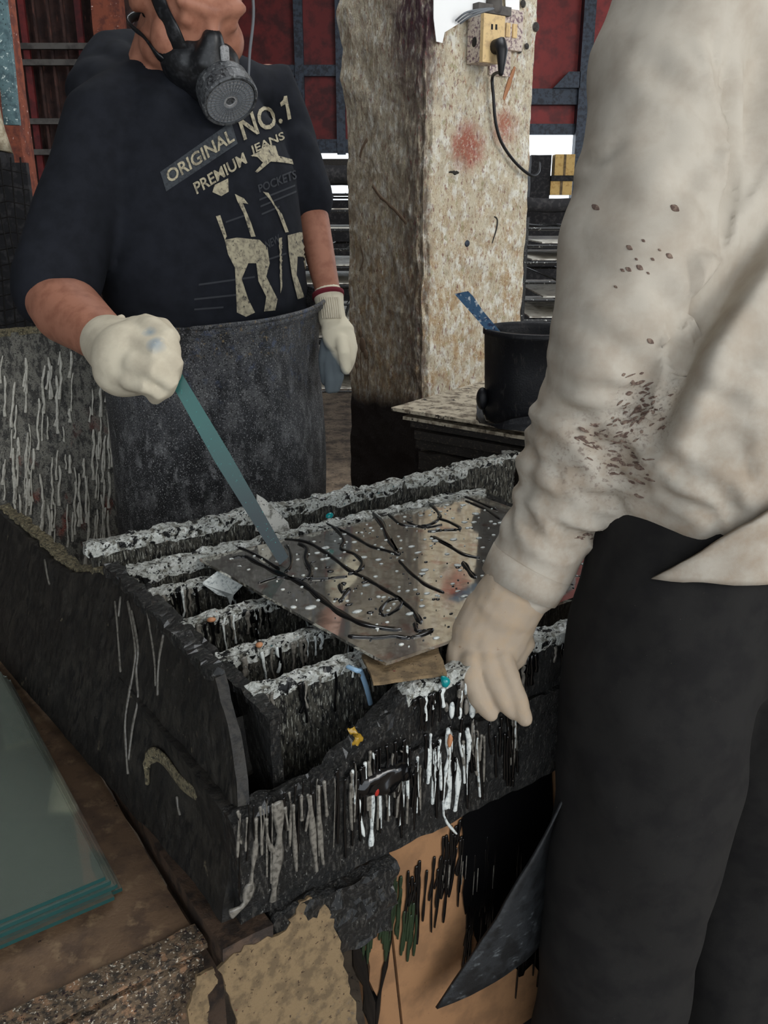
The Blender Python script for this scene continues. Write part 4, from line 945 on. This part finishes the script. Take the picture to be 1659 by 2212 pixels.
for pts in ([(960,830),(1020,800),(1022,860),(990,880),(950,862)], [(1050,870),(1090,890),(1110,915),(1085,910),(1122,1000),(1142,1060),(1122,1062),(1090,960),(1060,900)],
            [(1005,1075),(1060,1065),(1160,1075),(1195,1110),(1205,1180),(1190,1240),(1240,1340),(1230,1390),(1180,1395),(1190,1330),(1155,1260),(1145,1180),(1110,1180),(1080,1250),(1110,1340),(1140,1400),(1100,1420),(1060,1400),(1055,1290),(1050,1200),(1020,1140)],
            [(1285,1055),(1340,1040),(1385,1050),(1395,1150),(1400,1280),(1385,1300),(1370,1220),(1360,1150),(1330,1150),(1325,1230),(1360,1330),(1330,1340),(1305,1240),(1290,1130)],
            [(1175,860),(1200,865),(1230,920),(1260,960),(1290,1040),(1275,1042),(1240,950),(1210,900)],
            [(1120,700),(1160,680),(1190,650),(1230,655),(1245,700),(1305,715),(1312,738),(1270,730),(1210,725),(1150,775),(1140,770),(1175,730),(1150,705)],
            [(965,970),(985,965),(1015,1060),(1005,1075)]):
    v2 = q1(pts); print_mesh('print_figure', v2, [tuple(range(len(v2)))], PRINTC, .0018, sub=4)
for (x0, y0, x1, y1) in ((1160, 900, 1320, 835), (1165, 930, 1325, 862), (1170, 965, 1250, 930), (890, 1280, 1140, 1245), (870, 1345, 1100, 1320), (1010, 1000, 1110, 965), (1190, 1170, 1280, 1140), (870, 1390, 1000, 1380)):
    (a, b), (c_, d_) = q1([(x0, y0), (x1, y1)]); grid2('print_line', ((a, b), (c_, d_), (a, b-4), (c_, d_-4)), PRINTF, 8, 1)

# apron: wrapped sheet, open at the back
def apron_pt(a, c):
    th = math.radians(-112 + 224*a)                                 # 0 = front
    ztop = 1.005 + .075*max(0, min(1, a*1.1)) + .006*math.sin(7*a)
    z = .42 + (ztop-.42)*c
    cx, cy = -.322, 1.652
    fl = .012 if c > .97 else 0
    A = .208 + .012*(1-c) + fl; B = .176 + .020*(1-c) + fl
    lat = Vector((.717, .697, 0))
    p = Vector((cx, cy, z)) + lat*(A*math.sin(th)) + fx*(B*math.cos(th))
    p = p + fx*(.006*math.sin(5*th+3*c) + .006*noise.noise(Vector((th*2.2, c*3, 1)))*2)
    return p
na, nc = 90, 60; vs = []; fs = []
for side_ in (0, 1):
    for j in range(nc+1):
        for i in range(na+1):
            p = apron_pt(i/na, j/nc)
            if side_: p = p + (Vector((-.322, 1.652, p.z))-p).normalized()*.004
            vs.append(p)
o_ = (na+1)*(nc+1)
for j in range(nc):
    for i in range(na):
        q = j*(na+1)+i; fs.append((q, q+1, q+na+2, q+na+1)); fs.append((o_+q, o_+q+na+1, o_+q+na+2, o_+q+1))
for i in range(na):
    q = nc*(na+1)+i; fs.append((q, q+1, o_+q+1, o_+q)); fs.append((i+1, i, o_+i, o_+i+1))
for j in range(nc):
    q = j*(na+1); fs.append((q, q+na+1, o_+q+na+1, o_+q)); q2 = q+na; fs.append((q2+na+1, q2, o_+q2, o_+q2+na+1))
ap = obj('apron', (vs, fs), M['apron'], p1, smooth=True)
rim = [apron_pt(i/40, 1.0) for i in range(41)]
obj('top_hem', etube(rim, .004, n=8), M['apron'], ap, smooth=True)
# trousers and boots (mostly hidden)
tp_ = [etube([HIP-UP*.10, HIP+UP*.04], [.17, .17], [.13, .13], side=tuple(Lat), n=20)]
for s in (-1, 1):
    h = HIP + Vector((.717, .697, 0))*(.09*s); tp_.append(etube([Vector((h.x, h.y, .86)), Vector((h.x+.01, h.y-.005, .46)), Vector((h.x, h.y+.01, .12))], [.10, .085, .075], n=16))
obj('trousers', fuse(tp_, .012, 4), M['trousers'], p1, smooth=True)
for s in (-1, 1):
    h = HIP + Vector((.717, .697, 0))*(.09*s); c_ = Vector((h.x, h.y, 0))
    obj('boot', fuse([etube([c_+UP*.16, c_+UP*.05], [.052, .05], n=14), etube([c_-fx*.04+UP*.036, c_+fx*.08+UP*.034, c_+fx*.17+UP*.03], [.04, .045, .036], [.035, .034, .028], side=tuple(Lat), n=14)], .008, 3), M['boot'], p1, smooth=True)
# right glove: fist round the stick
g1 = [etube([W(236, 738, 1.245), W(262, 762, 1.215)], [.043, .046], [.040, .045], n=18),
      ellipsoid(W(285, 775, 1.195), .056, .050, .052), ellipsoid(W(268, 800, 1.20), .044, .040, .038), ellipsoid(W(318, 790, 1.18), .040, .036, .042),
      etube([W(292, 708, 1.20), W(330, 706, 1.17), W(362, 728, 1.155), W(372, 760, 1.16)], [.018, .0165, .0155, .014], n=12),
      etube([W(300, 745, 1.165), W(345, 758, 1.14), W(378, 785, 1.15), W(372, 812, 1.175)], [.020, .0165, .0140, .013], n=12),
      etube([W(295, 785, 1.155), W(338, 800, 1.138), W(368, 822, 1.15), W(358, 842, 1.175)], [.020, .0165, .0140, .013], n=12),
      etube([W(285, 820, 1.165), W(320, 832, 1.150), W(346, 846, 1.158), W(335, 858, 1.18)], [.018, .0145, .0125, .012], n=12),
      etube([W(285, 712, 1.225), W(320, 700, 1.215), W(350, 704, 1.205), W(372, 730, 1.20)], [.019, .0165, .0145, .013], n=12)]
gl = obj('glove', fuse(g1, .0032, 22), M['glove'], p1, smooth=True)
obj('cuff', etube(smooth_path([W(262, 688, 1.235), W(232, 712, 1.215), W(212, 758, 1.20), W(212, 800, 1.195), W(232, 835, 1.20)], 4), .006, n=8), M['glove'], gl, smooth=True, label='rolled glove cuff')
# left glove: hanging open hand with grey-dipped fingers
g2 = [etube([W(710, 640, 1.665), W(713, 662, 1.66), W(718, 690, 1.655)], [.0295, .0270, .0265], [.0285, .0265, .0255], n=18),
      etube([W(719, 688, 1.655), W(730, 715, 1.65), W(733, 742, 1.648)], [.0235, .033, .030], [.020, .021, .019], side=(1, .2, 0), n=18),
      etube([W(738, 735, 1.635), W(744, 768, 1.62), W(747, 798, 1.622)], [.0135, .0125, .0105], n=12),
      etube([W(753, 725, 1.65), W(760, 752, 1.645), W(756, 778, 1.64), W(750, 795, 1.64)], [.0135, .0120, .0110, .010], n=12),
      etube([W(728, 740, 1.655), W(728, 785, 1.65), W(731, 815, 1.66), W(724, 838, 1.675)], [.0135, .0125, .0115, .0105], n=12),
      etube([W(716, 742, 1.66), W(713, 785, 1.655), W(714, 818, 1.662), W(712, 840, 1.675)], [.0130, .0125, .0115, .010], n=12),
      etube([W(705, 738, 1.665), W(699, 775, 1.66), W(701, 805, 1.668), W(703, 824, 1.68)], [.0120, .0110, .0100, .009], n=12)]
gl = obj('glove', fuse(g2, .003, 3), M['gloveL'], p1, smooth=True)
for i in range(9):
    x = 692+i*4.7
    obj('cuff_rib', etube([W(x, 644, 1.6335+.0012*(i-4)**2*.25), W(x+3, 665, 1.632+.0012*(i-4)**2*.25), W(x+5, 686, 1.628+.0012*(i-4)**2*.25)], .0024, n=6), M['glove'], gl, smooth=True)
obj('cuff_band', etube([W(708, 633, 1.665), W(709.5, 642, 1.664)], [.0315, .0310], [.0315, .0310], n=20, cap=False), M['maroon'], gl, smooth=True, label='maroon knitted band at the glove wrist')
# respirator
cc = Vector((-.268, 1.5655, 1.4187)); cd = (hf - hu*.10 + hl*.05).normalized()
rs = obj('respirator', fuse([ellipsoid(HP(.002, .080, -.062), .068, .060, .052, hl, hf, hu), etube([HP(0, .112, -.004), HP(0, .124, -.03), HP(.004, .11, -.06)], [.018, .032, .048], [.018, .026, .042], side=tuple(hl), n=18),
    etube([HP(-.058, .072, -.05), HP(0, .112, -.04), HP(.058, .072, -.05)], [.016, .024, .016], n=14), etube([HP(.006, .10, -.07), cc-cd*.004], [.046, .040], n=20)], .004, 9), M['mask'], p1, smooth=True)
def disc(c, d, prof, n=40):
    s1 = d.orthogonal().normalized(); s2 = d.cross(s1); vs = []; fs = []
    for r, h in prof:
        for i in range(n): vs.append(c + d*h + s1*(r*math.cos(2*math.pi*i/n)) + s2*(r*math.sin(2*math.pi*i/n)))
    for j in range(len(prof)-1):
        for i in range(n): fs.append((j*n+i, j*n+(i+1) % n, (j+1)*n+(i+1) % n, (j+1)*n+i))
    fs.append(tuple(range(n-1, -1, -1))); m = (len(prof)-1)*n; fs.append(tuple(range(m, m+n)))
    return (vs, fs)
obj('filter_cartridge', disc(cc, cd, [(.034, -.008), (.043, -.002), (.0455, .004), (.0455, .016), (.044, .017), (.044, .020), (.048, .021), (.048, .040), (.046, .043), (.043, .043), (.042, .040)]), M['maskgrey'], rs, smooth=False)
obj('filter_face', disc(cc, cd, [(.041, .037), (.041, .0405), (.008, .0415), (.007, .039)]), M['maskcone'], rs)
s1 = cd.orthogonal().normalized(); s2 = cd.cross(s1); mb = MB()
for k in range(36):
    th = 2*math.pi*k/36; dv = s1*math.cos(th)+s2*math.sin(th); tv = s2*math.cos(th)-s1*math.sin(th)
    mb.add(box(cc+cd*.0415+dv*.026, dv*.014, tv*.0005, cd*.0012))
for r in (.013, .020, .027, .034, .040): mb.add(etube([cc+cd*.042+(s1*math.cos(t)+s2*math.sin(t))*r for t in [2*math.pi*i/28 for i in range(29)]], .0006, n=5, cap=False))
obj('filter_grille', mb.vf(), M['strap'], rs)
obj('nose_bridge', etube([HP(.012, .134, -.004), HP(.014, .148, -.026), HP(.016, .146, -.048)], [.008, .0075, .006], .004, side=tuple(hl), n=8), M['maskcone'], rs, smooth=True)
def strap(pts, hw, m):
    P_ = smooth_path(pts, 6); n = len(P_); sd = []
    for i in range(n):
        t = (P_[min(i+1, n-1)]-P_[max(i-1, 0)]).normalized(); r = (P_[i]-HC).normalized(); sd.append(tuple(t.cross(r)))
    obj('strap', etube(P_, hw, .0025, side=sd, n=8), m, rs, smooth=True)
bbv = bvh_of(bodyo)
def face_pts(pts): return [q for q in (hit(bbv, x, y, .004) for x, y in pts) if q is not None]
strap(face_pts([(405, 135), (388, 105), (372, 65), (354, 20), (340, -20), (326, -60)]) + [HP(-.092, -.02, .085), HP(-.075, -.10, .095), HP(0, -.145, .095)], .0135, M['mask'])
strap([cc+hl*.046+hf*.005, HP(.076, .10, -.03), HP(.090, .05, .02), HP(.094, -.02, .06), HP(.075, -.10, .085), HP(0, -.14, .09)], .0045, M['strap'])
strap(face_pts([(405, 150), (375, 140), (345, 118), (318, 85), (298, 45)]) + [HP(-.07, -.06, -.085), HP(0, -.105, -.08)], .008, M['mask'])

# ------------------------------------------------------------------ white-shirted worker (right)
p2 = root('person', (.40, .95, 0), 'worker seen from behind in a stained off-white shirt and dark trousers at right', 'person')
F2 = Wd.copy(); L2 = -U                                           # facing, his left
S2 = W(1470, 40, .91)
arm = [(S2, .085), (W(1440, 150, .92), .084), (W(1416, 300, .915), .082), (W(1388, 480, .91), .082), (W(1345, 680, .915), .075), (W(1306, 850, .94), .069), (W(1256, 1000, .965), .062), (W(1214, 1110, .985), .054), (W(1160, 1200, 1.0), .049), (W(1124, 1262, 1.005), .045)]
MID = S2 + U*.215 + Wd*.02 + UP*.02; PEL = Vector((.405, .955, .905))
hp2, HP2, (hl2, hf2, hu2) = head_parts(MID + F2*.05 + UP*.27, F2*1.0 + UP*-.45)
body = hp2 + [etube([MID-UP*.06, MID+UP*.06, MID+F2*.03+UP*.19], [.08, .06, .055], n=14), etube([PEL, PEL.lerp(MID, .5), MID-UP*.05], [.14, .14, .15], [.10, .10, .09], side=tuple(U), n=18),
    etube([S2+U*.10, S2] + [a[0] for a in arm[1:]], [.05, .05] + [a[1]*.62 for a in arm[1:]], n=14), etube([W(1124, 1262, 1.005), W(1070, 1380, 1.02)], [.027, .022], n=12)]
S2R = MID + U*.195
ER2 = S2R + U*.06 + F2*.02 - UP*.28; WR2 = ER2 + F2*.17 - UP*.17
body += [etube([MID+U*.05, S2R, ER2, WR2], [.05, .05, .042, .028], n=14), etube([WR2, WR2+F2*.04-UP*.05, WR2+F2*.06-UP*.10], [.026, .040, .034], [.022, .018, .014], side=tuple(F2), n=12)]
for k in range(4):
    q = WR2+F2*(.035+.018*k)-UP*.10; body.append(etube([q, q-UP*.035-U*.008, q-UP*.062-U*.022], [.0095, .009, .0075], n=8))
q = WR2+F2*.065-UP*.045; body.append(etube([q, q+F2*.028-UP*.02, q+F2*.034-UP*.045], [.011, .010, .008], n=8))
for s in (-1, 1):
    h = PEL + U*(.09*s); body.append(etube([Vector((h.x, h.y, .86)), Vector((h.x, h.y, .46)), Vector((h.x, h.y, .07))], [.08, .055, .04], n=12))
obj('body', fuse(body, .0065, 4), M['skin'], p2, smooth=True)
obj('hair', hair_mesh(MID + F2*.05 + UP*.27, F2*1.0 + UP*-.45), M['hair'], p2, smooth=True)
# shirt
def shirt_disp(co, n):
    d = .012*noise.noise(Vector((co.x*7+co.z*6, co.y*7, co.z*5))) + .0035*noise.noise(co*17) + .008*(abs(noise.noise(Vector((co.x*9+co.z*7, co.y*8, co.z*6-co.x*5))))-.3)
    k = max(0, 1-abs(co.z-.965)/.17) if co.x < .36 else 0
    s = co.z*1.0 + (co.x-.2)*.9
    d += k*(.0030*math.sin(110*s + 9*noise.noise(co*14)) + .0105*noise.noise(Vector((co.x*20+co.z*24, co.y*9, co.z*42))))
    d += max(0, 1-abs(co.z-1.2)/.14)*(.003*math.sin(70*(co.z-.8*co.x)+5*noise.noise(co*9)))*(1 if co.x < .36 else 0)
    return d
tsec = [(PEL+UP*.045, .182, .150), (PEL+UP*.09, .186, .150), (PEL.lerp(MID, .42), .172, .140), (PEL.lerp(MID, .66), .168, .132), (PEL.lerp(MID, .86), .165, .118), (MID-UP*.02, .150, .095), (MID+UP*.045, .085, .075)]
sh2 = [etube([s[0] for s in tsec], [s[1] for s in tsec], [s[2] for s in tsec], side=tuple(U), n=32),
       etube([S2+U*.10+UP*.0] + [a[0] for a in arm], [.09] + [a[1] for a in arm], n=28),
       etube([MID+U*.06, S2R, S2R.lerp(ER2, .5), ER2, ER2.lerp(WR2, .5), WR2], [.09, .082, .074, .066, .056, .046], n=22)]
sm0 = fuse(sh2, .006, 3)
sbv = BVHTree.FromPolygons([v.co.copy() for v in sm0.vertices], [tuple(p.vertices) for p in sm0.polygons])
from mathutils.kdtree import KDTree
creases = [([(1574, 120), (1580, 200), (1583, 290), (1572, 400), (1555, 520)], .016, .011), ([(1700, 430), (1630, 520), (1560, 620), (1510, 700), (1470, 780), (1435, 870), (1400, 950)], .030, .016),
    ([(1545, 90), (1560, 180), (1580, 270)], .008, .008), ([(1400, 130), (1480, 200), (1560, 270)], .005, .012), ([(1250, 350), (1290, 340), (1330, 318)], .004, .007), ([(1480, 380), (1520, 430), (1545, 450)], .006, .012),
    ([(1420, 620), (1460, 680), (1490, 700)], .006, .012), ([(1250, 700), (1340, 760), (1420, 800)], .005, .012), ([(1260, 950), (1330, 905), (1420, 868)], .009, .007), ([(1235, 930), (1300, 965), (1370, 985)], .009, .006), ([(1300, 1000), (1350, 1040), (1390, 1050)], .008, .006),
    ([(1190, 1130), (1230, 1160), (1300, 1165), (1340, 1150)], .010, .007), ([(1120, 1090), (1150, 1140), (1185, 1170)], .008, .007), ([(1210, 1040), (1270, 1080), (1330, 1090)], .008, .007), ([(1160, 1000), (1200, 1030), (1230, 1070)], .006, .008), ([(1200, 880), (1260, 900), (1320, 890)], .006, .009), ([(1160, 1170), (1220, 1195), (1260, 1190)], .006, .006), ([(1290, 830), (1360, 850), (1430, 830)], .007, .009)]
cpts_ = []
for pts, dep, sg in creases:
    pp = smooth_path([(x, y, 0) for x, y in pts], 10); m_ = len(pp)
    for i_, p in enumerate(pp):
        q = hit(sbv, p.x, p.y, 0)
        if q is not None: cpts_.append((q, dep*math.sin(math.pi*(i_+.7)/(m_+.4))**.5, sg))
kd = KDTree(len(cpts_))
for i_, (q, _, _) in enumerate(cpts_): kd.insert(q, i_)
kd.balance()
def sh_full(co, n):
    d = shirt_disp(co, n); q, i_, dist = kd.find(co)
    if dist < .06:
        _, dep, sg = cpts_[i_]
        d += -dep*math.exp(-(dist/sg)**2) + dep*.45*math.exp(-((dist-2.0*sg)/(sg*.9))**2)
    return d
shm = fuse(sh2, .006, 3, sh_full)
sho = obj('shirt', shm, M['shirt'], p2, smooth=True)
# dark paint smears and specks on the sleeve
fbv = bvh_of(sho); rr = random.Random(21); mb = MB()
def smear(x, y, ang, ln, r):
    P_ = [q for q in (hit(fbv, x+math.cos(ang)*ln*t, y+math.sin(ang)*ln*t, .0003) for t in (-.5, -.25, 0, .25, .5)) if q is not None]
    if len(P_) == 5: mb.add(etube(P_, [r*.4, r*.9, r, r*.8, r*.3], .0006, side=tuple((P_[4]-P_[0]).cross(Vector((0, 1, 0)))), n=10))
for cx, cy, sx, sy, n_, a0 in ((1385, 890, 45, 35, 34, -.55), (1300, 950, 55, 30, 26, .35), (1355, 1010, 45, 30, 22, .3), (1330, 930, 60, 25, 16, -.4), (1290, 1160, 55, 10, 6, .1), (1380, 830, 40, 25, 9, -.3)):
    for k in range(n_): smear(rr.gauss(cx, sx*.6), rr.gauss(cy, sy*.6), a0+rr.uniform(-.35, .35), rr.uniform(5, 26), rr.uniform(.0007, .0024))
for x, y, r in ((1360, 535, .0024), (1382, 578, .0026), (1358, 582, .0022), (1345, 584, .0016), (1446, 553, .0026), (1390, 520, .0014), (1405, 737, .0026), (1458, 450, .0034), (1287, 448, .0030), (1410, 560, .0014), (1425, 540, .0012), (1330, 620, .0014), (1375, 560, .0012), (1400, 590, .0012)):
    smear(x, y, .6, r*1853/.85*2.6, r*.9)
obj('paint_smears', mb.vf(), M['smear'], sho, kind='stuff')
# cuff band, slightly proud
obj('cuff', etube([W(1150, 1215, 1.0), W(1136, 1240, 1.003), W(1121, 1268, 1.006)], [.0505, .0500, .0485], [.0505, .0500, .0485], n=26, cap=False), M['shirt'], sho, smooth=True)
P_ = [W(1572, 170, .905), W(1580, 230, .90), W(1580, 290, .898), W(1572, 350, .90), W(1562, 430, .905)]
# shirt tail at the back, below the apron tie
def tail(a, b, c):
    th0 = 196 + 40*c
    th = math.radians(th0 + (330-th0)*a)                           # around the hips from his left side to the back
    R1, R2 = .190+.006*b, .160+.006*b
    z = .965 - (.100-.02*a)*(1-c)
    return Vector((PEL.x, PEL.y, z)) + U*(R1*math.cos(th)) + F2*(R2*math.sin(th))
obj('shirt_tail', rough(tail, 40, 1, 14, .003, 20, 2), M['shirt'], sho, smooth=True)
# trousers
LEGL = Vector((.312, .880, 0)); LEGR = Vector((.50, .99, 0))
tr2 = [etube([PEL+UP*.05, PEL-UP*.02, PEL-UP*.12], [.170, .178, .172], [.140, .150, .150], side=tuple(U), n=26)]
tr2.append(etube([LEGL+Vector((.035, .02, .84)), LEGL+Vector((.01, .005, .68)), LEGL+Vector((.005, 0, .50)), LEGL+Vector((0, 0, .34)), LEGL+Vector((0, .01, .18)), LEGL+Vector((.005, .015, .05))], [.118, .114, .106, .098, .096, .100], n=26))
tr2.append(etube([LEGR+Vector((-.02, 0, .84)), LEGR+Vector((0, 0, .60)), LEGR+Vector((.02, .02, .36)), LEGR+Vector((.03, .03, .05))], [.125, .115, .102, .10], n=22))
def tr_disp(co, n): return .016*noise.noise(Vector((co.x*5, co.y*5, co.z*4.5+co.x*5))) + .004*noise.noise(co*15)
obj('trousers', fuse(tr2, .009, 4, tr_disp), M['trousers'], p2, smooth=True)
for b in (LEGL, LEGR):
    c_ = b + Vector((.01, .02, 0))
    obj('shoe', fuse([etube([c_+UP*.10, c_+UP*.05], [.045, .046], n=14), etube([c_-F2*.05+UP*.036, c_+F2*.07+UP*.034, c_+F2*.15+UP*.028], [.038, .043, .034], [.034, .032, .026], side=tuple(U), n=14)], .008, 3), M['boot'], p2, smooth=True)
# dark apron tied round the waist, its corner hanging out to the left
tip = PL(945, 2180, T(.5, .630, .2), Wd)
def ap2(a, b, c):
    # a: along the hem from the flared corner (0) to his right side (1); c: 0 hem .. 1 waist
    th = math.radians(172 - 90*a)
    top = Vector((PEL.x, PEL.y, .89)) + U*(.165*math.cos(th)) + F2*(.140*math.sin(th))
    bot = Vector((PEL.x, PEL.y, .30)) + U*(.185*math.cos(th)) + F2*(.100*math.sin(th))
    fl = max(0, 1-a*2.2)
    p = bot.lerp(top, c); k = fl**2*(1-min(1, c*1.6))**1.3; b0 = Vector((PEL.x, PEL.y, .30)) + U*(.185*math.cos(th)) + F2*(.100*math.sin(th)); p = b0.lerp(top, c) + (tip-b0)*k
    return p + F2*(.004*b) + U*(.010*math.sin(18*a+4*c)*(1-c))
obj('apron', rough(ap2, 40, 1, 50, .002, 12, 3), M['darkapron'], p2, smooth=True)
# glove, fingers hanging over the trough rim
def h7(x, y, t): return W(940+x*.2034, 1150+y*.2034, t-.012)
g3 = [etube([h7(930, 500, 1.008), h7(840, 650, 1.01), h7(720, 850, 1.015)], [.041, .043, .045], [.034, .034, .034], side=(.9, .2, .3), n=20),
      etube([h7(700, 860, 1.015), h7(580, 1120, 1.02), h7(510, 1340, 1.022)], [.046, .047, .041], [.030, .028, .024], side=(.9, .15, .3), n=20),
      etube([h7(700, 1330, 1.006), h7(790, 1560, 1.0), h7(880, 1780, 1.0), h7(950, 1975, 1.003)], [.0150, .0130, .0115, .0095], n=12),
      etube([h7(540, 1370, 1.003), h7(640, 1620, .998), h7(740, 1800, 1.0), h7(830, 1910, 1.006)], [.0150, .0125, .0110, .0095], n=12),
      etube([h7(390, 1350, 1.005), h7(380, 1560, .998), h7(460, 1760, 1.0), h7(580, 1920, 1.005)], [.0150, .0130, .0120, .0100], n=12),
      etube([h7(270, 1250, 1.02), h7(240, 1450, 1.015), h7(290, 1650, 1.015), h7(420, 1830, 1.02)], [.0170, .0150, .0130, .0110], n=12),
      etube([h7(880, 1050, 1.03), h7(930, 1190, 1.03), h7(860, 1330, 1.03), h7(760, 1450, 1.03)], [.017, .0150, .0130, .0110], n=12)]
gl = obj('glove', fuse(g3, .0026, 2, lambda co, n: .0010*noise.noise(co*70)), M['gloveR'], p2, smooth=True)
